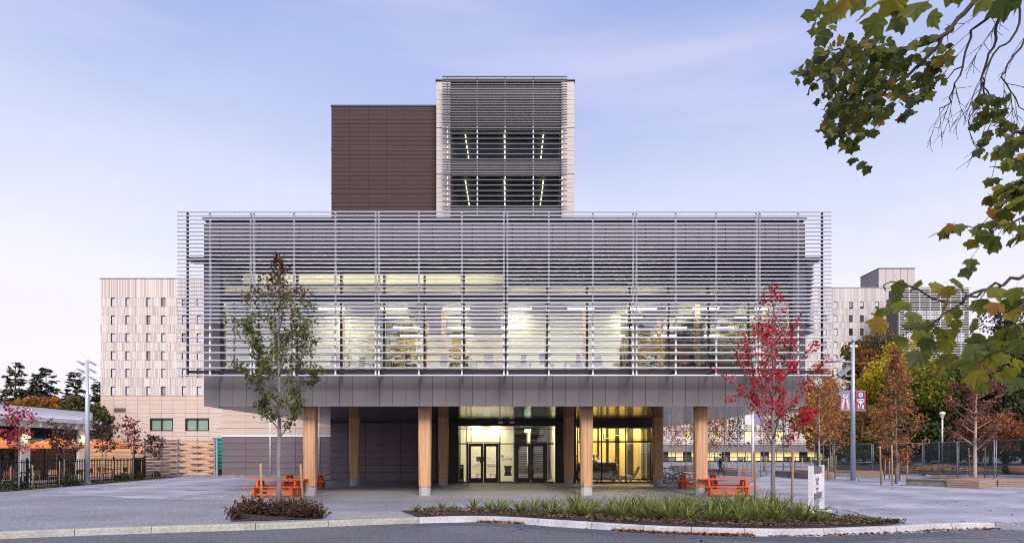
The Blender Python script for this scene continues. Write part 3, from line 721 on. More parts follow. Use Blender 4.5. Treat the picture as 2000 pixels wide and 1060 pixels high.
# lounge window
LX0, LX1 = Xp(1127.5, YE), Xp(1275, YE); ZW = Zp(835, YE); ztr = Zp(862, YE)
def lxp(v): return Xp(1080 + v/6.627, YE)
wallbox("lounge_header", LX0-.02, LX1, YE-.01, YE+.25, ZW, ZS, m_frame)
lw = wallbox("lounge_frame", LX0, LX0+.06, YE, YE+.15, 0, ZW, m_frame)
lm = [LX0+.03, lxp(630), lxp(945), lxp(1272)]
for x in lm[1:3]: bar(x-.04, x+.04, 0, ZW, m_frame, 0, .12, "frame_bar", lw)
bar(LX1-.06, LX1, 0, ZW, m_frame, 0, .15, "frame_bar", lw); bar(LX0+.06, LX1-.06, ztr-.05, ztr+.05, m_frame, .004, .116, "frame_bar", lw); bar(LX0+.06, LX1-.06, 0, .06, m_frame, .004, .116, "frame_bar", lw)
for a, c in zip(lm, lm[1:]):
    piece("glass_pane", lw, a+.05, c-.05, YE+.05, YE+.06, .07, ztr-.06, m_glass)
    # top-hung sash pushed out at the foot
    w0, w1 = a+.07, c-.07; dz = ZW-.03-(ztr+.06); oy = .38
    sash = MB()
    t0 = Vector((w0, YE-.01, ZW-.04)); t1 = Vector((w1, YE-.01, ZW-.04)); b0 = Vector((w0, YE-oy, ztr+.12)); b1 = Vector((w1, YE-oy, ztr+.12))
    sash.obox(t0, b0, .05, .05, (1, 0, 0)).obox(t1, b1, .05, .05, (1, 0, 0)).obox(t0, t1, .05, .05).obox(b0, b1, .05, .05)
    sb = sash.build("awning_sash", m_frame, lw)
    MB().prism([t0, t1, b1, b0], (0, .008, .004)).build("sash_glass", m_glass, sb)
wallbox("lounge_floor", LX0-.2, LX1, YE+.16, 42.3, -.02, .012, m_floor)
wallbox("lounge_back_wall", LX0-.2, LX1-.02, 42.3, 42.4, 0, ZS, m_darkwall)
for k in range(3): piece("glass_pane", lw, LX1-.03, LX1-.02, YE+.2+1.13*k+.04, YE+.2+1.13*(k+1)-.04, .06, ZW-.05, m_glass); MB().box(LX1-.06, LX1, YE+.2+1.13*(k+1)-.035, YE+.2+1.13*(k+1)+.035, 0, ZW).build("frame_bar", m_frame, lw)
wallbox("lounge_side_header", LX1-.06, LX1+.02, YE+.26, 42.4, ZW, ZS, m_frame)
wallbox("lounge_ceiling", LX0-.2, LX1-.07, YE+.26, 42.3, ZS-.12, ZS-.06, m_cream)
for a, c in ((1124, 1145), (1146, 1166), (1170.5, 1183), (1189, 1201), (1210, 1224.5), (1237.5, 1246), (1246.6, 1252)):
    piece("wall_board", main, Xp(a, 42.2), Xp(c, 42.2), 42.12, 42.28, .1, ZS-.15, m_yellow)
for a, c, t in ((1166, 1171, 862), (1183, 1190, 856), (1200, 1210.5, 850), (1224, 1238, 866)):
    piece("shelf_light", main, Xp(a, 42.0), Xp(c+1, 42.0), 41.85, 42.1, Zp(t, 42), Zp(t-.8, 42), e_far)
for x in (LX0+.6, LX0+2.0, LX0+3.4, LX0+4.3):
    for y in (39.5, 41.3): piece("lounge_light", main, x-.3, x+.3, y, y+.3, ZS-.16, ZS-.125, e_lounge)

# ------------------------------------------------------------------ tower blocks above and behind
tw = thing("louvred_tower", "tall pale tower block with horizontal sunshade louvres rising behind the middle", "tower", (-.4, 57, 0))
YT = 52.0; TX0, TX1 = Xp(852, YT), Xp(1122, YT); TZ = Zp(157, YT)
RX0, RX1 = Xp(880, YT), Xp(1096, YT)
wallbox("tower_body", TX0+.02, RX0, YT+.04, 64, ZT, TZ-.05, m_joint, tw); wallbox("tower_body", RX1, TX1-.02, YT+.04, 64, ZT, TZ-.05, m_joint, tw)
wallbox("tower_body", RX0+.01, RX1-.01, YT+8, 63.9, ZT, TZ-.06, m_joint, tw)
wallbox("roof_cap", TX0-.06, TX1+.06, YT-.05, 64.1, TZ-.04, TZ+.06, m_rail, tw)
rowz = []; z = ZT+.1
while z < TZ-.5: rowz.append(z); z += .392
rowz.append(TZ-.12)
for a, c in ((TX0, RX0), (RX1, TX1)): panel_wall(a, c, YT, 0, 0, 1, rowz, m_pale, "wall_panel", tw, .012)
for py in (250, 340): 
    for a, c in ((TX0, RX0), (RX1, TX1)): MB().box(a-.01, c+.01, YT-.012, YT-.001, Zp(py, YT)-.03, Zp(py, YT)+.03).build("floor_band", m_rail, tw)
YR = YT+.35
def tz(py): return Zp(py, YR)
for py0, py1 in ((250, 165), (340, 314), (420, 404)):
    n = max(1, int((tz(py1)-tz(py0))/.55))
    panel_wall(RX0, RX1, YR, 0, 0, 4, [tz(py0)+(tz(py1)-tz(py0))*k/n for k in range(n+1)], m_corr, "wall_panel", tw, .008)
    wallbox("wall_backing", RX0+.01, RX1-.01, YR+.04, YT+7.9, tz(py0)+.03, tz(py1)-.03, m_joint, tw)
wallbox("wall_backing", RX0+.01, RX1-.01, YT+.2, YT+7.9, tz(165), TZ-.06, m_joint, tw)
for py0, py1 in ((313, 252), (403, 342)):
    z0, z1 = tz(py0), tz(py1)
    f = MB().box(RX0, RX0+.12, YR-.02, YR+.12, z0, z1).box(RX1-.12, RX1, YR-.02, YR+.12, z0, z1).box(RX0+.12, RX1-.12, YR-.02, YR+.12, z1-.12, z1).box(RX0+.12, RX1-.12, YR-.02, YR+.12, z0, z0+.08).build("window", m_frame, tw)
    xs_ = [RX0+.12] + [Xp(p, YR) for p in (934, 987, 1043)] + [RX1-.12]
    for a, c in zip(xs_, xs_[1:]):
        piece("window_pane", f, a+.04, c-.04, YR+.05, YR+.06, z0+.09, z1-.13, m_glass_tower)
        if c < RX1-.2: MB().box(c-.035, c+.035, YR-.01, YR+.1, z0+.081, z1-.121).build("mullion", m_frame, f)
    MB().box(RX0+.02, RX1-.02, YT+7.6, YT+7.7, z0, z1).build("room_wall", m_darkwall, f)
    MB().box(RX0+.02, RX1-.02, YR+.15, YT+7.6, z1+.0, z1+.03).build("room_ceiling", m_darkwall, f)
    for px_, dx in ((908, 0), (985, 0), (1062, 0)):
        for q in range(6): MB().obox((Xp(px_, YR), YR+.5+.95*q, z1-.25), (Xp(px_, YR), YR+1.15+.95*q, z1-.25), .09, .04).build("strip_light", e_low, f)
    wallbox("room_side", RX0+.02, RX0+.1, YR+.13, YT+7.6, z0, z1, m_corr, tw)
YL2 = 51.1
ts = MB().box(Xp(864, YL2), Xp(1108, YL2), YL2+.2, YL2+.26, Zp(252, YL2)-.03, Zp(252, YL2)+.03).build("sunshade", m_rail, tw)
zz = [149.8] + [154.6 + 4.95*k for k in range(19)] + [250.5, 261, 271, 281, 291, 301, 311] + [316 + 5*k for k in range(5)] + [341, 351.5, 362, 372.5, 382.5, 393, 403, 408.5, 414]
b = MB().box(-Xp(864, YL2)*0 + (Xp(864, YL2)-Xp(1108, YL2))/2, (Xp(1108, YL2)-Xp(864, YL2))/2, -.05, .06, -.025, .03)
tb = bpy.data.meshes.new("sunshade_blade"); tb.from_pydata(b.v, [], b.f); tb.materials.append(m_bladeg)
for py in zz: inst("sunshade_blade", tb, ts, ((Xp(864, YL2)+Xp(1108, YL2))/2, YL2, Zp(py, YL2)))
for px_ in (874, 932, 986.5, 1041.5, 1098): MB().box(Xp(px_, YL2)-.04, Xp(px_, YL2)+.04, YL2+.065, YL2+.13, Zp(418, YL2), Zp(149, YL2)).build("sunshade_post", m_post, ts)
br = thing("brown_block", "windowless dark brown panelled block beside the louvred tower", "building", (-10.5, 58, 0))
YBR = 53.5; BX0, BX1 = Xp(647, YBR), Xp(851.5, YBR)
wallbox("block_body", BX0+.02, BX1-.02, YBR+.04, 66, ZT-4, Zp(208, YBR), m_joint, br)
wallbox("roof_cap", BX0-.05, BX1, YBR-.04, 66.1, Zp(208, YBR)+.002, Zp(206, YBR)+.03, m_rail, br)
cols = [BX0] + [Xp(p, YBR) for p in (682.7, 719.5, 755, 790.5, 826)] + [BX1]
bands = [(208.5, 292), (294, 377), (379, 446)]
for p0, p1 in bands:
    n = round((p1-p0)/8.3)
    for i in range(6):
        for k in range(n):
            z1 = Zp(p0+(p1-p0)*k/n, YBR); z0 = Zp(p0+(p1-p0)*(k+1)/n, YBR)
            piece("wall_panel", br, cols[i]+.008, cols[i+1]-.008, YBR, YBR+.03, z0+.014, z1-.014, m_brownp)
for py in (293, 378): MB().box(BX0-.04, BX1-.01, YBR-.03, YBR+.035, Zp(py, YBR)-.035, Zp(py, YBR)+.035).build("floor_band", m_rail, br)

# ------------------------------------------------------------------ plum annex left
an = thing("garage_annex", "low annex with plum panels below pale siding beside the timber enclosure", "annex", (-17, 49, 0))
YA = 48.0; AX0, AX1 = Xp(433, YA), Xp(700, YA)
wallbox("annex_body", AX0+.02, AX1-.02, YA+.04, 62, 0, 5.75, m_joint, an); wallbox("roof_cap", AX0-.04, AX1, YA-.03, 62.1, 5.755, 5.84, m_rail, an)
zb = Zp(848, YA)
acs = [AX0] + [Xp(p, YA) for p in (480, 526.5, 577, 625)] + [AX1]
for a, c in zip(acs, acs[1:]):
    for k in range(6): piece("wall_panel", an, a+.012, c-.012, YA, YA+.03, .14+(zb-.2-.14)*k/6+.012, .14+(zb-.2-.14)*(k+1)/6-.012, m_plump)
    for k in range(5): piece("siding_board", an, a+.006, c-.006, YA-.005, YA+.03, zb+.02+(5.7-zb)*k/5+.01, zb+.02+(5.7-zb)*(k+1)/5-.01, m_beigep)
wallbox("drip_flashing", AX0, AX1, YA-.04, YA+.02, zb-.18, zb+.015, m_white, an); wallbox("plinth", AX0, AX1, YA-.012, YA+.03, .0, .14, m_concrete_dk, an)
for px_ in (528.5, 624): MB().tube([(Xp(px_, YA), YA-.09, .05), (Xp(px_, YA), YA-.09, 5.5)], .05, 8).build("downpipe", m_white, an)
MB().box(Xp(421, YA), Xp(433, YA), YA-.5, YA-.1, Zp(836, YA), Zp(834, YA)).box(Xp(428, YA), Xp(434, YA), YA-.4, YA-.05, Zp(838, YA), Zp(836.2, YA)).build("flood_lamp", m_white, an)

# ------------------------------------------------------------------ residence halls
def hall(root, Y, x0, x1, ztop, rows, wins, wpx, hpx, bandtop, m, nsp, depth=30, zbot=0.0, recess=.16):
    """ribbed facade built in bands; window rows are bands cut by real openings"""
    wallbox("hall_body", x0+.05, x1-.05, Y+.5, Y+depth, 0, ztop-.1, m_joint, root)
    wallbox("roof_cap", x0-.1, x1+.1, Y-.08, Y+depth+.1, ztop-.02, ztop+.12, m_concrete, root)
    wx = [(Xp(w, Y), Xp(w+wpx, Y)) for w in wins]
    top = ztop-.04
    for r in rows:
        z1, z0 = Zp(r, Y), Zp(r+hpx, Y)
        for i in range(nsp): piece("cladding_band", root, x0+(x1-x0)*i/nsp+.02, x0+(x1-x0)*(i+1)/nsp-.02, Y, Y+.45, z1+.02, top-.02, m)
        e = [x0] + [q for w in wx for q in w] + [x1]
        for a, c in zip(e[::2], e[1::2]):
            if c-a > .1: piece("cladding_band", root, a+(.02 if a == x0 else 0), c-(.02 if c == x1 else 0), Y, Y+.45, z0, z1, m)
        for a, c in wx:
            f = MB().box(a+.002, a+.05, Y+.03, Y+.44, z0+.002, z1-.002).box(a+.05, c-.002, Y+.03, Y+.44, z1-.1, z1-.002).box(a+.05, c-.002, Y+.03, Y+.44, z0+.002, z0+.06).build("window", m_frame, root)
            pg = R.random()
            piece("window_pane", f, a+.05, c-.002, Y+recess, Y+recess+.02, z0+.06, z1-.1, m_glass_mirror if pg > .15 else m_glass_up)
        top = z0
    zb_ = Zp(bandtop, Y)
    for i in range(nsp): piece("cladding_band", root, x0+(x1-x0)*i/nsp+.02, x0+(x1-x0)*(i+1)/nsp-.02, Y, Y+.45, zb_+.02, top-.02, m)
    return zb_
m_glass_mirror = mat("sky_mirror_glass", (.75, .76, .76), .04, .95)
dl = thing("residence_hall", "beige ribbed residence hall with small tall windows behind the timber enclosure", "residence hall", (-55, 105, 0))
YD = 99.0; DX0, DX1 = Xp(196, YD), Xp(470, YD)
wp = [216.3, 244.8, 285.8, 314.8, 355, 384, 425.5]
zb_ = hall(dl, YD, DX0, DX1, Zp(544, YD), [581.3, 616, 650.5, 685.7, 720, 754.6], wp, 8.2, 17.4, 773, m_ribs, 4)
js = [196, 221, 245.5, 268.5, 292.5, 315, 337.5, 361.5, 385, 408, 440, 470]
for a, c in zip(js, js[1:]):
    xa, xb = Xp(a, YD), Xp(c, YD)
    for p0, p1 in ((773, 806), (806, 851), (851, 904)):
        n = max(1, round((p1-p0)/7.5)) if not (292 < a < 337 or 361 < a < 407) or p0 != 806 else 0
        if n == 0:
            piece("siding_board", dl, xa+.03, xb-.03, YD+.02, YD+.4, Zp(816.5, YD)+.03, Zp(806, YD)-.03, m_beigep); piece("siding_board", dl, xa+.03, xb-.03, YD+.02, YD+.4, Zp(851, YD)+.03, Zp(841, YD)-.03, m_beigep)
        for k in range(n):
            z1 = Zp(p0+(p1-p0)*k/n, YD); z0 = Zp(p0+(p1-p0)*(k+1)/n, YD); piece("siding_board", dl, xa+.02, xb-.02, YD+.02, YD+.4, z0+.012, z1-.012, m_beigep)
piece("vent_grille", dl, Xp(223, YD), Xp(245, YD), YD-.05, YD+.02, Zp(804, YD), Zp(796.5, YD), m_corr)
for a, c in ((292.8, 337.2), (361.8, 407)):
    z0, z1 = Zp(840.5, YD), Zp(817, YD); xa, xb = Xp(a, YD), Xp(c, YD)
    f = MB().box(xa, xa+.22, YD+.03, YD+.42, z0, z1).box(xb-.1, xb, YD+.03, YD+.42, z0, z1).box(xa+.22, xb-.1, YD+.03, YD+.42, z1-.1, z1).box(xa+.22, xb-.1, YD+.03, YD+.42, z0, z0+.08).box((xa+xb)/2-.07, (xa+xb)/2+.07, YD+.03, YD+.42, z0+.08, z1-.1).build("wide_window", m_frame, dl)
    piece("window_pane", f, xa+.22, (xa+xb)/2-.07, YD+.3, YD+.32, z0+.08, z1-.1, m_glass_green); piece("window_pane", f, (xa+xb)/2+.07, xb-.1, YD+.3, YD+.32, z0+.08, z1-.1, m_glass_green)
dr = thing("far_residence_hall", "distant grey ribbed residence hall above the autumn trees", "residence hall", (80, 140, 0))
YD2 = 135.0
hall(dr, YD2, Xp(1560, YD2), Xp(1757, YD2), Zp(562, YD2), [589.5, 615.5, 641.5, 667.2, 692.7, 718.5], [1607, 1628.3, 1658.3, 1679.8, 1709.5, 1731], 7.4, 13.2, 760, m_ribs_far, 3)
wallbox("lower_wall", Xp(1560, YD2), Xp(1757, YD2), YD2+.1, YD2+.5, 0, Zp(760, YD2), m_ribs_far, dr)
pn = thing("rooftop_block", "two-tone box storey rising above the distant grey hall", "building", (92, 145, 0))
Yp = 141.0; b0, b1 = Xp(1716, Yp), Xp(1787, Yp); zz0, zz1 = Zp(562, YD2)-4, Zp(524, Yp)
wallbox("block_body", b0+.05, b1-.05, Yp+.1, Yp+7.3, zz0, zz1-.1, m_joint, pn); wallbox("roof_cap", b0-.05, b1+.05, Yp-.05, Yp+7.5, zz1-.05, zz1+.1, m_rail, pn)
for i in range(5):
    for z0, z1 in ((zz0, zz0+6.1), (zz0+6.1, zz1-.1)): piece("wall_panel", pn, b0+(b1-b0)*i/5+.04, b0+(b1-b0)*(i+1)/5-.04, Yp, Yp+.09, z0+.04, z1-.04, m_pale)
for i in range(2):
    for z0, z1 in ((zz0, zz0+6.1), (zz0+6.1, zz1-.1)): piece("side_panel", pn, b0-.02, b0+.04, Yp+.1+3.6*i+.03, Yp+.1+3.6*(i+1)-.03, z0+.04, z1-.04, m_greyp)
lb = thing("far_louvred_block", "distant pale block wrapped in white louvres behind the maple leaves", "building", (100, 130, 0))
Yq = 125.0; q0, q1, qz = Xp(1757, Yq), Xp(1898, Yq), Zp(558, Yq)
wallbox("block_body", q0, q1, Yq+.8, Yq+3.6, 0, qz-.2, m_corr, lb)
for k in range(5):
    z1 = qz-.5-4.6*k
    w = MB().box(q0+1.2, q1-.8, Yq+.7, Yq+.79, z1-6.3, z1-4.4).build("window", m_frame, lb)
    for i in range(6): piece("window_pane", w, q0+1.3+(q1-q0-2.2)*i/6, q0+1.2+(q1-q0-2.2)*(i+1)/6, Yq+.66, Yq+.695, z1-6.25, z1-4.45, m_glass_mirror)
b = MB().box((q0-q1)/2, (q1-q0)/2, -.06, .06, -.05, .05); qm = bpy.data.meshes.new("louvre_blade"); qm.from_pydata(b.v, [], b.f); qm.materials.append(m_white)
ls = MB().box(q0-.05, q0+.05, Yq+.1, Yq+.2, 8, qz).build("louvre_screen", m_white, lb)
for k in range(44): inst("louvre_blade", qm, ls, ((q0+q1)/2, Yq, qz-.15-.5*k))
for i in range(1, 8): MB().box(q0+(q1-q0)*i/7-.06, q0+(q1-q0)*i/7+.06, Yq+.1, Yq+.2, 8, qz).build("louvre_post", m_white, ls)
# louvred hall seen beneath the soffit
fb = thing("glazed_hall", "long low hall with lit shopfront glazing seen beneath the building", "building", (45, 116, 0))
Yf = 110.0; f0, f1 = Xp(1215, Yf), Xp(1625, Yf)
wallbox("hall_body", f0, f1, Yf+1.2, Yf+16, 0, 9.6, m_joint, fb); wallbox("roof_cap", f0-.1, f1+.1, Yf-.3, Yf+16, 9.62, 9.9, m_white, fb)
wallbox("fascia_band", f0, f1, Yf-.2, Yf+1, Zp(882, Yf), Zp(867, Yf), m_greyp, fb)
n = 27
for i in range(n):
    a, c = f0+(f1-f0)*i/n, f0+(f1-f0)*(i+1)/n
    lit = e_far if (i % 5 != 3 and i > 5) else m_darkwall
    piece("shop_window", fb, a+.08, c-.08, Yf+.5, Yf+.6, Zp(892, Yf)+.06, Zp(882.5, Yf), lit); piece("shop_window", fb, a+.08, c-.08, Yf+.5, Yf+.6, .3, Zp(892, Yf)-.06, lit if i % 3 else m_glass_mirror)
    piece("upper_window", fb, a+.06, c-.06, Yf+.8, Yf+.9, Zp(866, Yf), Zp(842, Yf), m_pale if i % 4 else e_far); piece("upper_panel", fb, a+.04, c-.04, Yf+.7, Yf+.85, Zp(841, Yf), 9.6, m_ribs_far)
wallbox("window_frame", f0, f1, Yf+.62, Yf+.7, 0, Zp(883, Yf), m_frame, fb)
b = MB()
for py in (853, 856.5, 860, 863.5, 866.5): b.box(f0, f1, Yf-.35, Yf-.2, Zp(py, Yf)-.06, Zp(py, Yf)+.06)
for i in range(14): b.box(f0+(f1-f0)*i/14-.07, f0+(f1-f0)*i/14+.07, Yf-.19, Yf-.1, Zp(866, Yf), 9.6)
b.build("louvre_screen", m_white, fb)

# ------------------------------------------------------------------ white cafe pavilion
cf = thing("cafe_pavilion", "single-storey white pavilion with deep fascia and dark shopfront behind the patio", "pavilion", (-36, 40, 0))
XC = -32.0; c0, c1 = 25.0, 47.0
wallbox("pavilion_body", -46, XC-3.2, c0, c1, 0, 4.7, m_darkwall, cf)
wallbox("pavilion_ceiling", XC-3.19, XC-.35, c0, c1, 3.7, 3.8, m_cream, cf)
wallbox("roof", -46, XC-.05, c0, c1+.1, 4.95, 5.03, m_rail, cf)
wallbox("fascia", XC-.35, XC, c0, c1+.15, 4.28, 4.94, m_stucco, cf)
wallbox("lower_fascia", XC-.3, XC+.35, c0, c1+.75, 4.0, 4.279, m_stucco, cf)
wallbox("beam", XC-.3, XC+.05, c0, c1+.5, 3.58, 3.999, m_stucco, cf)
wallbox("end_wall", -46, XC-.36, c1, c1+.1, 0, 4.9, m_stucco, cf)
y = c0+.4
while y < c1+.3:
    piece("joist_end", cf, XC+.051, XC+.3, y, y+.16, 3.62, 3.995, m_white); y += .85
for y in (c0+2, 30.5, 35.4, 40.2, 45.6):
    piece("pillar", cf, XC-.28, XC+.06, y, y+.75, 0, 3.575, m_white)
fr = wallbox("shopfront", XC-.2, XC-.12, c0, c1, 2.15, 2.28, m_frame, cf)
wallbox("shopfront_rail", XC-.2, XC-.12, c0, c1, 0.0, .3, m_frame, cf)
for ya, yb in ((27.8, 30.45), (31.3, 35.35), (36.2, 40.15), (41, 45.55)):
    for k in range(3):
        a = ya+(yb-ya)*k/3; c = ya+(yb-ya)*(k+1)/3
        piece("glass_pane", cf, XC-.165, XC-.155, a+.03, c-.03, .31, 2.14, m_glass); piece("glass_pane", cf, XC-.165, XC-.155, a+.03, c-.03, 2.29, 3.57, m_glass_up)
        piece("shopfront_bar", cf, XC-.2, XC-.12, c-.03, c+.03, .3, 3.57, m_frame)
    piece("window_blind", cf, XC-.4, XC-.36, ya+.2, yb-.4, 2.35, 3.5, m_corr)
for y in (30.9, 36.0, 40.6, 46.0): MB().ball((XC+.2, y, 2.86), .16, 10, 8).build("globe_light", e_globe, cf)
for y in (33, 38, 43): MB().ball((XC-1.6, y, 2.7), .14, 8, 6).build("pendant_light", e_globe, cf)
MB().box(XC, XC+.12, 40.7, 40.85, 4.72, 4.8).box(XC+.1, XC+.35, 40.72, 40.83, 4.66, 4.78).build("camera", m_white, cf)
# ------------------------------------------------------------------ vegetation builders
NR = np.random.default_rng(11)
LEAF4 = np.array([(0, 0, 0), (.34, .42, .10), (0, 1, 0), (-.34, .42, .10)])
LEAFM = np.array([(0, 0, 0), (.42, .12, .06), (.30, .36, .05), (.52, .62, .12), (.20, .62, .02), (0, 1.0, 0), (-.20, .62, .02), (-.52, .62, .12), (-.30, .36, .05), (-.42, .12, .06)])
NEEDLE = np.array([(0, 0, 0), (.13, .35, -.03), (.05, 1, -.14), (-.05, 1, -.14), (-.13, .35, -.03)])
def rotmats(n, updir=None, spread=1.0):
    """random leaf frames: y axis is the leaf's length"""
    a = NR.normal(size=(n, 3)) * spread
    if updir is not None: a = a + updir
    y = a / np.linalg.norm(a, axis=1, keepdims=True)
    r = NR.normal(size=(n, 3)); x = np.cross(y, r); x /= np.linalg.norm(x, axis=1, keepdims=True); z = np.cross(x, y)
    return np.stack([x, y, z], axis=2)
def leaf_obj(name, P, size, mt, parent, shape=LEAF4, updir=None, spread=1.0, tint=None, frames=None):
    P = np.asarray(P, float); n = len(P); k = len(shape)
    M = rotmats(n, updir, spread) if frames is None else frames
    S = (np.asarray(size) * NR.uniform(.7, 1.25, n))
    V = np.einsum('nij,kj->nki', M, shape) * S[:, None, None] + P[:, None, :]
    V = V.reshape(-1, 3) - np.array(org(parent))
    me = bpy.data.meshes.new(name); me.vertices.add(n*k); me.vertices.foreach_set("co", V.ravel())
    me.loops.add(n*k); me.loops.foreach_set("vertex_index", np.arange(n*k, dtype=np.int32))
    me.polygons.add(n); me.polygons.foreach_set("loop_start", np.arange(0, n*k, k, dtype=np.int32))
    try: me.polygons.foreach_set("loop_total", np.full(n, k, dtype=np.int32))
    except Exception: pass
    me.materials.append(mt); me.update(calc_edges=True)
    t = NR.uniform(0, 1, n) if tint is None else np.clip(tint, 0, 1)
    at = me.attributes.new("tint", 'FLOAT', 'FACE'); at.data.foreach_set("value", t.astype(np.float32))
    return link(bpy.data.objects.new(name, me), parent, org(parent) if parent is not None else (0, 0, 0))
def bez(p0, d0, L, n, droop, rr, wob=.06):
    pts = [Vector(p0)]; d = Vector(d0).normalized()
    for k in range(n):
        d = (d + Vector((rr.gauss(0, wob), rr.gauss(0, wob), rr.gauss(0, wob) + droop))).normalized()
        pts.append(pts[-1] + d*L/n)
    return pts
def young_tree(root, Ht, cb, prof, nb, seed, r0, bark, leafm, nleaf, lsize, shape=LEAFM, rise=.9, lean=(0, 0), tintf=None, clump=.10, rootloc=None, twigs=4, dens=None, upd=(0, 0, -.25), droop=.06):
    """staked street tree: leader, ascending limbs, twigs, loose leaf clumps"""
    rr = random.Random(seed); o = org(root)
    T = MB(); n = 10
    lead = [o + Vector((lean[0]*t*t*Ht + rr.gauss(0, .012)*Ht*.12*(t > 0), lean[1]*t*t*Ht + rr.gauss(0, .012)*Ht*.12*(t > 0), t*Ht*.985)) for t in [k/n for k in range(n+1)]]
    T.tube(lead, [max(r0*(1-t)**.8 * (1.25 if t == 0 else 1), .006) for t in [k/n for k in range(n+1)]], 8)
    pts = []
    def at(t):
        f = t*n; i = min(int(f), n-1); return lead[i].lerp(lead[i+1], f-i)
    for i in range(nb):
        t = cb + (1-cb)*((i+.3)/nb)**.9; az = i*2.4 + rr.uniform(-.4, .4)
        side = Vector((math.cos(az), math.sin(az), 0))
        L = prof(t)*rr.uniform(.7, 1.12)
        if L <= .02: continue
        up = rise*rr.uniform(.7, 1.3)
        L *= math.sqrt(1+up*up)*.92
        br_ = bez(at(t), side + Vector((0, 0, up)), L, 5, droop, rr)
        rb = max(r0*.42*(1-t)**.6, .007)
        T.tube(br_, [rb*(1-.8*k/5) for k in range(6)], 5)
        m = twigs
        for j in range(m):
            s = .25 + .75*(j+rr.random())/m; f = s*5; q = min(int(f), 4); b0 = br_[q].lerp(br_[q+1], min(f-q, 1))
            d = (br_[min(q+1, 5)]-br_[q]).normalized()
            tw_ = bez(b0, d*.8 + Vector((rr.gauss(0, .6), rr.gauss(0, .6), rr.gauss(.1, .4))), L*rr.uniform(.14, .32), 3, .02, rr)
            T.tube(tw_, [rb*.35, rb*.3, rb*.2, .003], 3, False)
            pts += [(tw_[1], t, s), (tw_[2], t, s), (tw_[3], t, s), (tw_[3], t, s)]
        pts += [(br_[5], t, 1), (br_[4], t, .8), (br_[5], t, 1)]
    for k in range(6): pts.append((at(.93+.07*k/6), 1, 1))
    trunk = T.build("trunk", bark, root)
    w = np.array([(dens(p[0]-o, p[1], p[2]) if dens else 1.0) for p in pts]); w = w/w.sum()
    ix = NR.choice(len(pts), nleaf, p=w)
    P = np.array([pts[k][0] for k in ix]) + NR.normal(size=(nleaf, 3))*clump*np.array([1, 1, .85])
    tn = NR.uniform(0, 1, nleaf)
    if tintf: tn = np.array([tintf(P[k]-np.array(o), tn[k]) for k in range(nleaf)])
    cr_ = leaf_obj("crown", P, lsize, leafm, root, shape, np.array(upd), 1.0, tn)
    return trunk, cr_
lm_green = leafmat("maple_leaf_green", [(.055, .085, .018), (.10, .135, .028), (.155, .18, .042), (.17, .14, .05), (.13, .026, .03), (.095, .016, .026)])
lm_red = leafmat("maple_leaf_red", [(.15, .075, .025), (.26, .04, .028), (.44, .014, .028), (.62, .018, .045), (.70, .06, .05), (.80, .07, .11)], .4)
lm_crim = leafmat("crimson_leaf", [(.22, .015, .03), (.40, .03, .06), (.55, .07, .11)], .3)
lm_brown = leafmat("bronze_leaf", [(.05, .045, .025), (.09, .055, .035), (.12, .05, .035), (.16, .05, .04)], .3)
lm_russet = leafmat("russet_leaf", [(.18, .07, .035), (.34, .13, .055), (.48, .20, .08), (.54, .27, .13)], .3)
lm_orange = leafmat("orange_leaf", [(.16, .08, .025), (.34, .15, .03), (.54, .24, .03), (.60, .32, .04)], .35)
lm_chest = leafmat("chestnut_leaf", [(.04, .07, .015), (.08, .125, .022), (.145, .19, .028), (.28, .28, .028), (.52, .42, .025), (.68, .46, .025)], .3)
lm_dark = leafmat("evergreen_leaf", [(.028, .046, .016), (.052, .075, .025), (.09, .115, .034), (.17, .16, .04)], .2)
lm_conif = leafmat("conifer_needles", [(.065, .08, .05), (.095, .11, .065), (.14, .145, .085)], .15)
lm_redw = leafmat("redwood_needles", [(.06, .085, .026), (.11, .13, .035), (.22, .14, .04), (.42, .15, .04), (.52, .19, .05)], .25)
lm_olive = leafmat("olive_leaf", [(.05, .055, .025), (.08, .085, .035), (.13, .12, .04), (.20, .11, .03)], .3)
lm_fern = leafmat("fern_frond", [(.13, .165, .04), (.20, .235, .06), (.29, .30, .085), (.36, .27, .10)], .3)
lm_shrub = leafmat("barberry_leaf", [(.035, .04, .018), (.06, .06, .025), (.11, .04, .03), (.17, .035, .035), (.10, .09, .04)], .25)
lm_box = leafmat("box_leaf", [(.018, .030, .012), (.03, .05, .018), (.06, .08, .03)], .2)
lm_cover = leafmat("ground_cover_leaf", [(.05, .07, .025), (.10, .12, .04), (.17, .16, .06), (.16, .09, .05)], .3)
lm_litter = leafmat("dry_leaf", [(.10, .035, .02), (.22, .085, .05), (.34, .15, .08), (.42, .22, .13)], .1, .8)

# green maple in the tree pit and red maple in the fern bed
gp = G(545, 1001)
gm_ = thing("green_maple", "slim young green maple with a reddish tip in the small tree pit", "tree", (gp.x, gp.y, .02))
def gprof(t):
    z = t*8.4
    if z < 2.3: return .2
    return float(np.interp(z, [2.3, 2.9, 3.6, 4.6, 5.4, 6.4, 7.2, 7.9, 8.4], [.9, 1.6, 1.9, 1.75, 1.4, .95, .5, .22, .04]))
gt = lambda p, u: (.05+.5*u) if p[2] < 6.3 else (.05+.5*u) + min(.5, (p[2]-6.3)*.36)
young_tree(gm_, 8.4, .28, gprof, 34, 5, .085, m_bark, lm_green, 4700, .088, rise=1.15, tintf=gt, clump=.095, dens=lambda p, t, s: 1.1 if p.z < 4.6 else (.8 if p.z < 6 else (.30 if p.z < 7.2 else .13)))
rp = G(1510, 995)
rm = thing("red_maple", "young maple with bright crimson leaves growing in the fern bed", "tree", (rp.x, rp.y, .04))
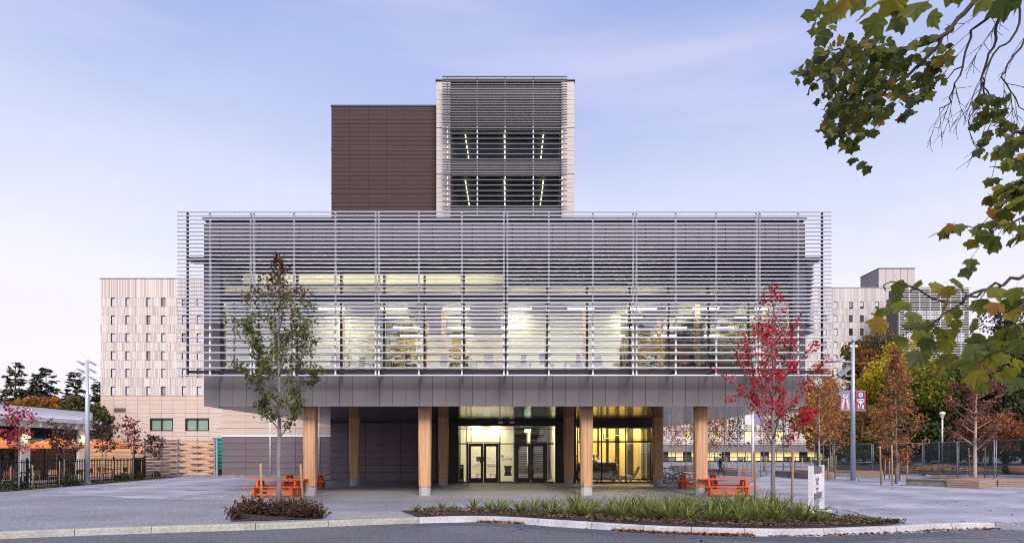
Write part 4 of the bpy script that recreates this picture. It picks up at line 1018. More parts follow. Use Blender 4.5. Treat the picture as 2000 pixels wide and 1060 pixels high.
def rprof(t):
    z = t*7.7
    if z < 1.75: return .2
    return float(np.interp(z, [1.75, 2.2, 3.0, 3.7, 4.6, 5.6, 6.6, 7.7], [1.4, 2.0, 2.05, 1.7, 1.25, .9, .5, .05]))
rd = lambda p, t, s: (1.2 if p.z < 4.0 else (.62 if p.z < 5.0 else (.34 if p.z < 6.2 else .06))) * (1.0 if p.x > 0 else .9) * (.55 if p.z < 2.6 and p.x > .7 else 1)
rt = lambda p, u: .18+.82*u if p[2] > 3.0 or p[0] > .4 else u*.75
young_tree(rm, 7.7, .24, rprof, 34, 21, .085, m_bark, lm_red, 3100, .086, rise=1.1, tintf=rt, clump=.095, dens=rd)
# stakes
def stake(p, Ht, lean, label, group, r=.035):
    b = MB(); x, y, z = p
    b.tube([(x, y, z-.1), (x+lean[0]*.98, y+lean[1]*.98, z+Ht-.05), (x+lean[0], y+lean[1], z+Ht)], [r, r, r*.8], 7)
    o = b.build("tree_stake", m_stake, None, (x, y, z)); return tag(o, label, "stake", group)
for (px, py, top, ln, lab) in [(512, 996, 905, -.05, "left wooden stake beside the slim green maple"), (593, 1001, 906, -.1, "right wooden stake beside the slim green maple"),
                               (1475, 990, 881, -.03, "left wooden stake beside the crimson maple"), (1546, 990, 879, .06, "right wooden stake beside the crimson maple")]:
    g = G(px, py); stake(g, (py-top)*g.y/F, (ln, 0), lab, "stakes of the two front maples", .04)
for (tr, z, dx) in ((gm_, 1.45, (-.6, .8)), (rm, 1.55, (-.55, .6))):
    pass
# sword ferns
def fern_mesh(seed, hgt, spread_):
    rr = random.Random(seed); V = []; Fc = []; tv = []
    nf = rr.randint(28, 36)
    for k in range(nf):
        az = 2*math.pi*k/nf + rr.uniform(-.3, .3); L = hgt*rr.uniform(.6, 1.2); tilt = rr.uniform(.10, 1.05)*spread_
        d = Vector((math.cos(az)*math.sin(tilt), math.sin(az)*math.sin(tilt), math.cos(tilt))); side = Vector((-math.sin(az), math.cos(az), 0))
        p = Vector((d.x*.05, d.y*.05, 0)); n = 9; t0 = rr.random()
        out_ = Vector((math.cos(az), math.sin(az), 0))
        prev = None
        for i in range(n+1):
            t = i/n; w = .034*math.sin(math.pi*min(1, .12+t*.93))**.7*(1-.35*t)
            w *= (1.0 if i % 2 else .55)
            i0 = len(V); V += [tuple(p-side*w), tuple(p+Vector((0, 0, -.012))), tuple(p+side*w)]
            if prev is not None:
                Fc += [(prev, prev+1, i0+1, i0), (prev+1, prev+2, i0+2, i0+1)]; tv += [t0*.6+.25*t]*2
            prev = i0
            p = p + d*L/n; d = (d + out_*.055*spread_ + Vector((0, 0, -.05*t))).normalized()
    me = bpy.data.meshes.new("fern_fronds"); me.from_pydata(V, [], Fc); me.materials.append(lm_fern)
    at = me.attributes.new("tint", 'FLOAT', 'FACE'); at.data.foreach_set("value", tv); return me
fm = [fern_mesh(s, h_, sp) for s, h_, sp in ((1, .62, 1.0), (2, .68, .85), (3, .55, 1.15), (4, .66, 1.0), (5, .60, 1.1))]
x = Xp(815, 19.4); k = 0; fcol = 0; fr_ = random.Random(4)
while x < Xp(1578, 18):
    y0, y1 = kerbY(x)+.55, bed_back(x)-.25; t = (x-Xp(815, 19.4))/(Xp(1578, 18)-Xp(815, 19.4))
    nrow = 1 if t < .22 else (2 if t < .4 else (3 if t < .62 else 4))
    for r in range(nrow):
        y = y1 - (y1-y0)*(r+.4)/nrow if nrow > 1 else (y0+y1)/2+.3
        s = (.58 + .44*min(1, t*2.2))*fr_.uniform(.78, 1.15)
        o = bpy.data.objects.new("sword_fern", fm[k % 5]); link(o, None, (x+fr_.uniform(-.16, .16), y+fr_.uniform(-.15, .15), .05)); o.rotation_euler = (0, 0, fr_.uniform(0, 6.28)); o.scale = (s, s, s*fr_.uniform(.92, 1.1))
        tag(o, "green sword fern, %s, %s column from the left" % ("alone in its column" if nrow == 1 else ("%s row from the kerb" % ORD[nrow-1-r]), ORD[fcol]), "fern", "sword ferns in the front planting bed"); k += 1
    x += .43 if t > .25 else .54
    fcol += 1
# barberry in the tree pit
sh = random.Random(9)
shx = sorted(range(20), key=lambda q: (q*.618) % 1)
for k in range(20):
    u = .04+.92*((k*.618) % 1); v_ = .10+.85*((k*.37+.1) % 1)
    q = PITQ[0].lerp(PITQ[1], u).lerp(PITQ[3].lerp(PITQ[2], u), v_); x, y = q.x, q.y
    if abs(x-gp.x) < .15 and abs(y-gp.y) < .2: x += .3
    o = thing("barberry_shrub", "low red-green shrub in the tree pit, %s from its left end" % ORD[shx.index(k)], "shrub", (x, y, .02), "low shrubs in the tree pit")
    T = MB(); pp = []
    for q in range(26):
        az = sh.uniform(0, 6.28); tl = sh.uniform(.2, 1.25); L = sh.uniform(.25, .58)*(1.3 if k in (2, 7) and q < 3 else 1)
        pts = bez((x, y, .02), (math.cos(az)*math.sin(tl), math.sin(az)*math.sin(tl), math.cos(tl)), L, 4, -.04, sh, .12)
        T.tube(pts, [.006, .005, .004, .003, .002], 3, False); 
        for w in np.linspace(.2, 1, 22): f = w*4; i = min(int(f), 3); pp.append(pts[i].lerp(pts[i+1], f-i))
    T.build("stem", m_barkdark, o)
    leaf_obj("foliage", np.array([tuple(p) for p in pp]) + NR.normal(size=(len(pp), 3))*.025, .068, lm_shrub, o)
# ground cover at the right tip of the bed and dry leaves
def scatter(name, fn, n, size, m, flat=.25, shape=LEAF4, z=.05):
    P = []; 
    while len(P) < n:
        p = fn()
        if p is not None: P.append(p)
    ud = np.array([0, 0, .05]); M = rotmats(n, None, 1)
    nrm = NR.normal(size=(n, 3))*np.array([1, 1, flat]); y = nrm/np.linalg.norm(nrm, axis=1, keepdims=True)
    r = np.tile(np.array([0, 0, 1.]), (n, 1)) + NR.normal(size=(n, 3))*flat; xx = np.cross(y, r); xx /= np.linalg.norm(xx, axis=1, keepdims=True); zz_ = np.cross(xx, y)
    o = leaf_obj(name, P, size, m, None, shape, frames=np.stack([xx, y, zz_], axis=2)); return o
gr = random.Random(12)
clumps = []
for k in range(90):
    x = gr.uniform(Xp(1560, 17.5), Xp(1738, 16.9)); clumps.append((x, kerbY(x)+.12+(bed_back(x)-kerbY(x)-.15)*gr.random()))
for k in range(26):
    x = gr.uniform(Xp(790, 19.5), Xp(1000, 19)); clumps.append((x, kerbY(x)+.35+(bed_back(x)-kerbY(x)-.4)*gr.random()))
for k in range(40):
    x = gr.uniform(Xp(1000, 18), Xp(1560, 17)); clumps.append((x, kerbY(x)+.25+.4*gr.random()))
def gc():
    c = gr.choice(clumps); return (c[0]+gr.gauss(0, .12), max(c[1]+gr.gauss(0, .10), kerbY(c[0])+.05), .06+gr.random()*.10)
tag(scatter("ground_cover", gc, 4200, .075, lm_cover, .8), "low patchy green ground cover on the mulch at the bed edge", "ground cover", kind='stuff')
def lit():
    u = gr.random()
    if u < .38:
        x = gr.uniform(Xp(1200, 16.5), Xp(1460, 16)); w = abs(gr.gauss(0, .10))
        return (x, kerbY(x)-.22-w, RZ+.012+gr.random()*.03*(w < .1))
    if u < .48: x = gr.uniform(Xp(935, 19), Xp(1020, 19)); return (x, kerbY(x)-.22-abs(gr.gauss(0, .06)), RZ+.012+gr.random()*.03)
    if u < .60: x = gr.uniform(Xp(1500, 15.6), Xp(1960, 17)); return (x, kerbY(x)-.22-abs(gr.gauss(0, .07)), RZ+.012+gr.random()*.02)
    if u < .95: x = gr.uniform(Xp(815, 19), Xp(1735, 17)); return (x, kerbY(x)+.1+gr.random()**1.6*1.6 if kerbY(x)+.9 < bed_back(x) else kerbY(x)+.1, .075+gr.random()*.04)
    if u < .98: x = gr.uniform(8, 26); y = gr.uniform(17.8, 24); return (x, y, .022) if y > kerbY(x)+.3 else None
    x = gr.uniform(-4, 10); return (x, kerbY(x)-gr.uniform(.4, 2.2), RZ+.014)
tag(scatter("fallen_leaves", lit, 2600, .075, lm_litter, .35, LEAFM), "dry fallen leaves scattered along the kerb and on the mulch", "leaf litter", kind='stuff')
def grassy():
    y = gr.uniform(30.2, 46); return (-25.4-(.0 if y < 38 else .35*(y-38)/8)+gr.gauss(0, .28), y, .03+gr.random()*.08)
tag(scatter("border_plants", grassy, 2600, .10, lm_cover, .8), "low green ground cover along the black fence", "ground cover", kind='stuff')

# patio trees along the black fence
ptl = [("crimson small tree at the far left end of the black fence", lm_crim, -25.3, 31.7, 3.95, .44, 1.0, 420, 31), ("bronze-leaved small tree before the orange umbrella by the mast", lm_brown, -25.35, 35.0, 3.05, .42, 1.05, 560, 32),
       ("bronze-leaved small tree just right of the floodlight mast", lm_brown, -25.45, 38.4, 3.5, .45, 1.0, 520, 33), ("red-topped sparse small tree at the fence end", None, -25.6, 41.8, 4.0, .36, .85, 430, 34),
       ("small brown tree against the woven timber screen", lm_brown, -25.7, 44.4, 2.95, .45, .8, 420, 35)]
lm_mixr = leafmat("red_bronze_leaf", [(.09, .04, .03), (.15, .035, .035), (.28, .03, .05), (.40, .035, .06)], .3)
for lab, m, x, y, ht, cb, wd, nl, sd in ptl:
    o = thing("patio_tree", lab, "tree", (x, y, .02), "small trees along the black fence")
    young_tree(o, ht, cb, lambda t, cb=cb, wd=wd: wd*(1-.35*(t-cb)/(1-cb)), 13, sd, .05, m_bark, m or lm_mixr, nl, .17, LEAF4, rise=.55, lean=(R.uniform(-.03, .03), 0), clump=.11, twigs=3)
for k, (x, y) in enumerate([(-25.35, 31.2), (-25.2, 32.5), (-25.2, 34.4), (-25.1, 35.6), (-25.25, 38.0), (-25.3, 39.2), (-25.45, 41.3), (-25.45, 42.5)]):
    stake((x, y, .02), R.uniform(1.15, 1.4), (R.uniform(-.06, .06), 0), "short wooden stake along the black fence, %s from the left" % ORD[k], "stakes along the black fence", .03)
def bush(name, lab, cat, loc, r, n, lsz, m, group=None, sc=(1, 1, .8), sd=0):
    o = thing(name, lab, cat, loc, group); c = np.array(loc) + np.array([0, 0, r*sc[2]*.8])
    u = NR.normal(size=(n, 3)); u /= np.linalg.norm(u, axis=1, keepdims=True); rr_ = r*NR.uniform(.55, 1.0, n)**.5
    lump = 1 + .22*np.sin(u[:, 0]*5+sd)*np.cos(u[:, 2]*6+sd*2)
    leaf_obj("foliage", c + u*rr_[:, None]*lump[:, None]*np.array(sc), lsz, m, o)
    b = MB()
    for k in range(5): b.tube([loc, (loc[0]+R.gauss(0, r*.3), loc[1]+R.gauss(0, r*.3), loc[2]+r*sc[2]*1.1)], [.03*max(r, .5), .008], 4, False)
    b.build("stem", m_barkdark, o); return o
for k, (x, y, r) in enumerate([(-25.3, 31.0, .33), (-25.2, 34.75, .34), (-25.15, 35.3, .36), (-25.4, 39.9, .3), (-25.5, 40.7, .33), (-25.6, 42.2, .42), (-26.0, 45.2, .3), (-25.35, 31.9, .28)]):
    bush("box_shrub", "dark green shrub at the foot of the black fence, %s in line from the left" % ORD[k], "shrub", (x, y, .02), r, 420, .085, lm_box, "dark shrubs along the black fence", sd=k)

# conifers far left
def conifer(lab, loc, Ht, wid, seed, m=lm_conif, n_whorl=30, base=.08, sag=.3, name="conifer_tree", group="conifers behind the cafe", lsz=.85, per=42, ragged=.25, up=0.0):
    o = thing(name, lab, "tree", loc, group); rr = random.Random(seed); L0 = Vector(loc)
    T = MB().tube([L0, L0+Vector((0, 0, Ht*.5)), L0+Vector((0, 0, Ht))], [Ht*.016, Ht*.009, .03], 7)
    P = []; Dv = []
    for w in range(n_whorl):
        t = base + (1-base)*((w+rr.random()*.5)/n_whorl); z = t*Ht
        L = wid*((1-t)**.85*.94+.05)*rr.uniform(1-ragged, 1+ragged*.6)
        nb = 7 if t < .8 else 5
        for k in range(nb):
            az = rr.uniform(0, 6.283); l = L*rr.uniform(.65, 1.1)
            d = Vector((math.cos(az), math.sin(az), up+.15 if t > .75 else up-.08)); pts = bez(L0+Vector((0, 0, z)), d, l, 4, -sag*.22, rr, .07)
            pts[-1].z += l*.05
            T.tube(pts, [.07*(1-t)+.02, .05*(1-t)+.015, .02, .01, .006], 3, False)
            for q in range(max(3, int(per*l/wid+2))):
                s = rr.uniform(.22, 1)*4; i = min(int(s), 3); p = pts[i].lerp(pts[i+1], s-i)
                dd = (pts[i+1]-pts[i]).normalized()+Vector((rr.gauss(0, .5), rr.gauss(0, .5), rr.gauss(-.22, .22)))
                P.append(tuple(p)); Dv.append(tuple(dd.normalized()))
    T.build("trunk", m_barkdark, o)
    D = np.array(Dv); y = D/np.linalg.norm(D, axis=1, keepdims=True); r_ = NR.normal(size=y.shape)*.35+np.array([0, 0, 1.]); xx = np.cross(y, r_); xx /= np.linalg.norm(xx, axis=1, keepdims=True); zz_ = np.cross(xx, y)
    leaf_obj("crown", P, lsz, m, o, NEEDLE*np.array([2.1, 1, 1]), frames=np.stack([xx, y, zz_], axis=2)); return o
def Pg(px, Y): return (Xp(px, Y), Y, 0)
conifer("tall dark conifer farthest left above the cafe roof", Pg(30, 118), Zp(705, 118), 6.2, 1)
conifer("dark conifer with a twin tip behind the orange crown", Pg(90, 121), Zp(714, 121), 6.2, 2, ragged=.5)
conifer("shorter conifer leaning against the twin-tipped one", Pg(72, 117), Zp(727, 117), 4.8, 3)
conifer("open-branched dark conifer left of the floodlight mast", Pg(147, 119), Zp(722, 119), 5.6, 4, ragged=.45, n_whorl=24)
conifer("dark conifer half hidden by the beige hall corner", Pg(197, 116), Zp(742, 116), 5.6, 5)
def mass_tree(name, lab, loc, Ht, rx, rz, zc, n, lsz, m, seed, group=None, cat="tree", shape=LEAF4, droop=0, tintf=None, bark=None, nl=26, trunk_r=.35):
    """broad crown: leaf sprays gathered on many overlapping lobes of unequal size"""
    o = thing(name, lab, cat, loc, group); rr = random.Random(seed); L0 = np.array(loc)
    T = MB(); T.tube([loc, (loc[0], loc[1], loc[2]+zc*.6), (loc[0]+.2, loc[1], loc[2]+zc+rz*.6)], [trunk_r, trunk_r*.75, .06], 8)
    C = []; Rr = []
    for k in range(nl):
        v = np.array([rr.gauss(0, 1), rr.gauss(0, 1), rr.gauss(0, 1)]); v /= np.linalg.norm(v); q = rr.uniform(.45, .92)
        c = L0 + np.array([v[0]*rx*q, v[1]*rx*q, zc+v[2]*rz*q]); C.append(c); Rr.append(rr.uniform(.22, .42)*min(rx, rz))
        T.tube([(loc[0], loc[1], loc[2]+zc*.55), tuple(L0*.4+c*.6+np.array([0, 0, .2])), tuple(c)], [trunk_r*.35, trunk_r*.15, .02], 4, False)
    T.build("trunk", bark or m_barkdark, o)
    C = np.array(C); Rr = np.array(Rr); ix = NR.integers(0, nl, n); u = NR.normal(size=(n, 3)); u /= np.linalg.norm(u, axis=1, keepdims=True)
    rad_ = Rr[ix]*NR.uniform(.35, 1.0, n)**.4
    P = C[ix] + u*rad_[:, None]*np.array([1.15, 1.15, .85])
    keep = P[:, 2] > loc[2]+.3; P = P[keep]; u = u[keep]; ix = ix[keep]
    lobe_t = NR.uniform(-.22, .22, nl)
    tn = np.clip(NR.beta(2, 2.6, len(P)) + lobe_t[ix], 0, 1)
    if tintf is not None: tn = tintf(P-L0, tn)
    up_ = u*.9 + np.array([0, 0, -droop])
    a = NR.normal(size=P.shape)*.55 + up_; y = a/np.linalg.norm(a, axis=1, keepdims=True); r_ = NR.normal(size=P.shape)*.6 + u; xx = np.cross(y, r_); xx /= np.linalg.norm(xx, axis=1, keepdims=True)
    leaf_obj("crown", P, lsz, m, o, shape, frames=np.stack([xx, y, np.cross(xx, y)], axis=2), tint=tn); return o
mass_tree("orange_tree", "orange autumn tree peeping over the cafe roof", Pg(70, 100), 12, 4.4, 3.2, 7.9, 7000, .5, lm_orange, 41)
mass_tree("round_tree", "pale green round tree above the cafe roof end", Pg(152, 95), 10, 3.2, 3.2, 7.2, 6000, .45, lm_olive, 42)
mass_tree("mixed_tree", "olive and rust tree squeezed between cafe and beige hall", Pg(187, 92), 9, 1.9, 4.6, 5.2, 4200, .42, lm_olive, 43)
# big trees on the right
chest_t = lambda P, t: np.clip(t*.55 + .27 + .34*np.clip((P[:, 2]-13)/7, 0, 1) + .22*np.clip(-P[:, 0]/7-.2, -.6, 1), 0, 1)
mass_tree("chestnut_tree", "broad yellow-green chestnut tree behind the construction fence", Pg(1775, 104), 19, 8.2, 8.6, 11.2, 42000, .46, lm_chest, 51, droop=.35, tintf=chest_t, nl=60, trunk_r=.5)
mass_tree("chestnut_tree", "darker green chestnut tree right of the yellow-green one", Pg(1850, 108), 18, 6.5, 8.2, 10.2, 26000, .46, lm_chest, 52, droop=.35, tintf=lambda P, t: np.clip(t*.6+.08, 0, 1), nl=45, trunk_r=.5)
mass_tree("redwood_tree", "tall rusty redwood tree behind the floodlight pole", Pg(1706, 112), 27, 4.6, 12.5, 14.8, 20000, .5, lm_redw, 53, nl=70, droop=.2)
conifer("lower rusty redwood tree left of the tall one", Pg(1665, 110), Zp(705, 110), 5.4, 54, lm_redw, 34, .06, .15, "redwood_tree", None, .75, 34, .3)
mass_tree("broadleaf_tree", "dark evergreen tree at the far right behind the fence", Pg(1965, 92), 16, 6.2, 7.5, 8.5, 17000, .5, lm_dark, 55, nl=44, tintf=None)
mass_tree("broadleaf_tree", "airy tall tree at the right edge rising above the maple leaves", Pg(2000, 98), 24, 5.8, 7.5, 19.5, 9000, .5, lm_olive, 56, nl=40)
mass_tree("broadleaf_tree", "dark evergreen tree between the chestnut and the right edge", Pg(1915, 112), 19, 5.0, 8.2, 13.5, 11000, .55, lm_dark, 57, nl=36)
mass_tree("broadleaf_tree", "dark evergreen understorey tree low behind the globe lamp", Pg(1845, 97), 8, 6.5, 3.5, 3.6, 8000, .5, lm_dark, 58, nl=30)
mass_tree("broadleaf_tree", "dark evergreen understorey tree low behind the brown oak", Pg(1735, 100), 8, 6.5, 3.7, 3.8, 8000, .5, lm_dark, 59, nl=30)
mass_tree("broadleaf_tree", "dark shrubby tree beside the louvred floodlight pole", Pg(1655, 98), 8, 4.0, 3.2, 3.5, 5000, .5, lm_dark, 60, nl=24)
mass_tree("broadleaf_tree", "dark evergreen tree filling the far right edge", Pg(2040, 85), 14, 5.2, 6.0, 6.5, 9000, .5, lm_dark, 61, nl=30)
mass_tree("mixed_tree", "rusty green bushy tree low behind the banner mast", Pg(1688, 88), 9, 4.2, 3.8, 4.6, 9000, .36, lm_redw, 62, nl=34, trunk_r=.25)
mass_tree("mixed_tree", "russet bushy tree behind the pale-barked tree", Pg(1935, 84), 8, 3.6, 3.2, 4.4, 7000, .34, lm_russet, 63, nl=30, trunk_r=.22)
# small trees in the plaza
def oprof(t): return float(np.interp(t, [.14, .25, .40, .6, .8, 1], [.9, 1.6, 1.5, 1.0, .5, .05]))
bo = thing("pin_oak", "conical russet young oak standing among stakes before the fence", "tree", Pg(1750, 37.2))
young_tree(bo, 8.3, .13, oprof, 50, 71, .07, m_bark, lm_russet, 3800, .15, LEAF4, rise=.35, clump=.13, twigs=5, droop=.0)
bi = thing("pale_tree", "leaning pale-barked tree with sparse dark red leaves in the planter", "tree", Pg(1904, 35.9))
young_tree(bi, 6.9, .28, lambda t: float(np.interp(t, [.28, .45, .7, 1], [1.5, 1.9, 1.5, .3])), 22, 73, .12, m_barkpale, leafmat("dry_red_leaf", [(.12, .05, .04), (.26, .10, .07), (.38, .17, .11)]), 2700, .16, LEAF4, rise=.65, lean=(.022, 0), clump=.12, twigs=3)
ot = thing("thin_tree", "thin orange-brown tree just right of the crimson maple", "tree", Pg(1600, 52), "thin trees right of the crimson maple")
young_tree(ot, 9.2, .25, lambda t: float(np.interp(t, [.25, .5, .75, 1], [1.7, 2.1, 1.6, .3])), 30, 75, .085, m_barkpale, lm_orange, 2600, .19, LEAF4, rise=.8, clump=.22, twigs=4)
ot = thing("thin_tree", "thin brown-leaved tree beside the distant globe lamp", "tree", Pg(1622, 54), "thin trees right of the crimson maple")
young_tree(ot, 8.0, .2, lambda t: float(np.interp(t, [.2, .5, .75, 1], [1.7, 2.2, 1.6, .3])), 30, 76, .085, m_bark, lm_russet, 2600, .19, LEAF4, rise=.8, clump=.22, twigs=4)
mass_tree("golden_tree", "golden autumn tree behind the crimson maple", Pg(1598, 72), 9, 3.0, 3.8, 6.0, 4200, .34, lm_orange, 77, nl=26, trunk_r=.18, bark=m_bark)
for lab, px, Y, ht, m, sd in [("sparse brown tree seen between the right-hand columns", 1340, 60, 5.6, lm_russet, 81), ("sparse brown tree right of the front right column", 1385, 57, 5.3, lm_russet, 82), ("brown tree just left of the slim white lamp pole", 1440, 54, 6.2, lm_brown, 83),
                              ("thin brown tree seen beyond the bicycles", 1312, 70, 6.0, lm_russet, 84), ("brown tree behind the crimson maple trunk", 1530, 56, 5.8, lm_brown, 85), ("bare russet tree beyond the picnic tables", 1415, 66, 6.0, lm_russet, 86), ("small russet tree right of the slim white lamp pole", 1492, 62, 6.4, lm_russet, 87), ("brown tree close behind the front right column", 1362, 74, 7.2, lm_brown, 88), ("russet tree straight behind the walking person", 1402, 80, 7.6, lm_russet, 89)]:
    o = thing("plaza_tree", lab, "tree", Pg(px, Y), "young trees in the far plaza")
    young_tree(o, ht, .32, lambda t: float(np.interp(t, [.3, .5, .8, 1], [.9, 1.25, .9, .2])), 20, sd, .06, m_bark, m, 900, .17, LEAF4, rise=.9, clump=.15, twigs=3)
st_list = [(1721, 947, 870), (1743, 948, 868), (1758, 938, 884), (1772, 935, 885), (1727, 936, 895), (1737, 935, 897), (1754, 936, 897), (1868, 936, 872), (1899, 938, 872), (1923, 933, 872), (1895, 936, 874),
           (1617, 938, 893), (1625, 934, 890), (1630, 937, 888), (1603, 934, 892), (1583, 930, 890), (1566, 928, 893), (1420, 925, 892), (1430, 922, 893), (1451, 926, 890), (1458, 924, 888), (1486, 930, 890), (1497, 928, 889), (1387, 917, 888), (1395, 916, 890), (1351, 914, 890), (1330, 914, 889), (1322, 913, 891), (1544, 922, 889), (1552, 921, 891)]
for k, (px, py, top) in enumerate(st_list):
    g = G(px, py); stake((g.x, g.y, 0), (py-top)*g.y/F, (R.uniform(-.14, .14), 0), "wooden tree stake in the far plaza, %s from the left edge of that group" % ORD[[q[0] for q in sorted(st_list)].index(px)], "stakes of the plaza trees", .045)

# ------------------------------------------------------------------ plane maple overhanging from the right
def big_leaf(seed):
    rr = random.Random(seed); lob = [(-2.25, .56), (-1.95, .66), (-1.62, .60), (-1.30, .80), (-1.02, .98), (-.78, .74), (-.62, .80), (-.42, .74), (-.20, .86), (0, 1.12), (.20, .86), (.42, .74), (.62, .80), (.78, .74), (1.02, .98), (1.30, .80), (1.62, .60), (1.95, .66), (2.25, .56)]
    V = [(0, .02, 0)]; 
    for a, r in lob:
        a += rr.uniform(-.06, .06); r *= rr.uniform(.9, 1.1); V.append((r*math.sin(a)*.66, .30+r*math.cos(a)*.62, .14*abs(math.sin(a))*r + rr.uniform(-.04, .04) - .14*r*r))
    V.append((0, .30, -.02)); c = len(V)-1; V.append((0.0, -.28, .03)); V.append((.02, -.28, .03))
    n = len(lob); Fc = [(c, i+1, i) for i in range(1, n)] + [(c, 1, 0), (c, 0, n)] + [(0, len(V)-2, len(V)-1)]
    me = bpy.data.meshes.new("maple_leaf"); me.from_pydata(V, [], Fc); return me
lm_plane = leafmat("plane_leaf", [(.08, .11, .02), (.12, .155, .024), (.165, .19, .027), (.21, .225, .03), (.26, .25, .03), (.19, .205, .035), (.14, .165, .05), (.11, .135, .04), (.18, .205, .027), (.24, .24, .028), (.32, .27, .03), (.38, .17, .03)], .6, .5, True)
blm = [big_leaf(s) for s in range(4)]
for m in blm: m.materials.append(lm_plane)
pt = thing("plane_tree", "broad maple leaning in from the right with large lobed leaves and bare twigs", "tree", (9.5, 5.5, 0))
T = MB(); T.tube([(9.5, 5.5, -.1), (9.4, 5.5, 1.5), (9.2, 5.4, 4), (8.9, 5.4, 7), (8.6, 5.6, 10)], [.42, .34, .30, .24, .12], 12)
lr = random.Random(33); LV = []
def PW(px, py, Y): return W(px, py, Y)
def limb(wps, r0, r1, twig=0, tl=.5, leafy=0, lsz=.15, bare=False):
    pts = smooth([w if isinstance(w, Vector) else PW(*w) for w in wps], 5); n = len(pts)
    pts = [p + Vector((lr.gauss(0, .012), lr.gauss(0, .012), lr.gauss(0, .012))) if 0 < i < n-1 else p for i, p in enumerate(pts)]
    T.tube(pts, [r0+(r1-r0)*i/(n-1) for i in range(n)], 6)
    for k in range(twig):
        i = lr.randint(2, n-1); d = (pts[i]-pts[i-1]).normalized()
        tp = bez(pts[i], d + Vector((lr.gauss(0, .55), lr.gauss(0, .45), lr.gauss(-.25, .45))), tl*lr.uniform(.5, 1.3), 5, -.05, lr, .10)
        rr_ = max(r1*.55, .004); T.tube(tp, [rr_, rr_*.8, rr_*.65, rr_*.5, .003, .002], 4, False)
        if bare:
            for q in (2, 3, 4):
                t2 = bez(tp[q], (tp[q]-tp[q-1]).normalized()+Vector((lr.gauss(0, .5), lr.gauss(0, .4), lr.gauss(-.2, .4))), tl*.35, 3, -.03, lr, .1); T.tube(t2, [.004, .003, .002, .002], 3, False)
        for q in range(leafy): LV.append((tp[lr.randint(2, 5)], lsz))
    return pts
hub = Vector((8.9, 5.6, 6.6))
A = limb([hub, (2250, -120, 6.6), (2050, -60, 6.8), (1900, 10, 7), (1840, 72, 7), (1770, 96, 7), (1700, 105, 7), (1640, 95, 7)], .042, .009, 16, .55, 5, .125)
limb([(1840, 72, 7), (1800, 120, 7.1), (1740, 170, 7.2), (1690, 220, 7.2), (1645, 275, 7.2)], .022, .006, 15, .45, 5, .12)
limb([(1770, 96, 7), (1700, 150, 6.8), (1640, 190, 6.8), (1605, 215, 6.8)], .016, .005, 10, .4, 5, .12)
limb([(1700, 105, 7), (1640, 130, 7.1), (1590, 125, 7.1)], .012, .004, 7, .35, 4, .11)
limb([(1640, 95, 7), (1600, 110, 7), (1575, 120, 7)], .008, .003, 5, .25, 3, .10)
B = limb([hub, (2200, -150, 5.6), (2020, -60, 6), (1960, 20, 6.2), (1940, 90, 6.3), (1920, 160, 6.4), (1940, 230, 6.4)], .026, .005, 9, .5, 0, .15, True)
limb([(1960, 10, 6.2), (1900, 60, 6.5), (1880, 130, 6.5), (1850, 200, 6.5), (1835, 215, 6.5)], .016, .004, 9, .42, 0, .15, True)
limb([(1990, -20, 6.2), (1985, 60, 6.2), (1930, 120, 6.3), (1905, 200, 6.4), (1890, 250, 6.4)], .013, .004, 7, .42, 0, .15, True)
limb([(2060, -30, 6), (1995, 90, 6), (1960, 150, 6), (2000, 215, 6)], .014, .004, 6, .42, 0, .14, True)
limb([(1880, 130, 6.5), (1800, 175, 6.6), (1770, 200, 6.6)], .008, .003, 6, .25, 3, .11)
limb([(1920, 160, 6.4), (1945, 215, 6.4), (1940, 245, 6.4)], .008, .004, 6, .28, 3, .115)
Cc = limb([Vector((8.9, 5.5, 5.0)), (2250, 300, 5.2), (2060, 280, 5.2), (1985, 260, 5.3), (1950, 290, 5.3)], .04, .006, 6, .3, 3, .12)
limb([(2060, 280, 5.2), (2010, 340, 5.0), (1975, 380, 5), (1940, 440, 4.9)], .02, .006, 13, .32, 5, .12)
limb([(2040, 380, 4.6), (1990, 430, 4.6), (1930, 445, 4.6), (1875, 440, 4.6)], .010, .003, 8, .22, 2, .12)
limb([Vector((9.1, 5.45, 4.2)), (2400, 500, 4.2), (2080, 510, 3.5), (1990, 545, 3.3), (1930, 565, 3.3), (1850, 590, 3.3), (1760, 555, 3.3), (1725, 560, 3.3)], .013, .003, 5, .16, 1, .11)
limb([(2080, 530, 3.4), (1985, 620, 3.2), (1960, 660, 3.2), (1900, 690, 3.2), (1840, 700, 3.2)], .009, .003, 5, .16, 2, .11)
limb([(1930, 565, 3.3), (1860, 600, 3.3), (1800, 640, 3.3), (1770, 600, 3.3)], .008, .003, 3, .12, 1, .10)
T.build("trunk", m_barkdark, pt)
def fillpoly(poly, n, Y0, Y1, sz):
    k = 0
    xs = [p[0] for p in poly]; ys_ = [p[1] for p in poly]
    while k < n:
        x, y = lr.uniform(min(xs), max(xs)), lr.uniform(min(ys_), max(ys_))
        if inside((x, y), poly): LV.append((PW(x, y, lr.uniform(Y0, Y1)), sz)); k += 1
fillpoly([(1575, 115), (1640, 66), (1720, 60), (1775, 100), (1770, 165), (1735, 225), (1695, 240), (1675, 290), (1642, 285), (1605, 245), (1625, 200), (1600, 150)], 420, 6.4, 7.6, .108)
fillpoly([(1905, 190), (1960, 170), (1980, 215), (1940, 245), (1910, 235)], 34, 6.2, 6.6, .11)
fillpoly([(1760, 180), (1810, 160), (1835, 190), (1790, 215)], 10, 6.4, 6.7, .11)
fillpoly([(1960, 260), (2010, 240), (2010, 460), (1935, 440), (1950, 370), (1975, 330)], 46, 4.6, 5.4, .11)
fillpoly([(1575, 0), (1640, -10), (1640, 55), (1600, 65)], 16, 4.6, 5.4, .13)
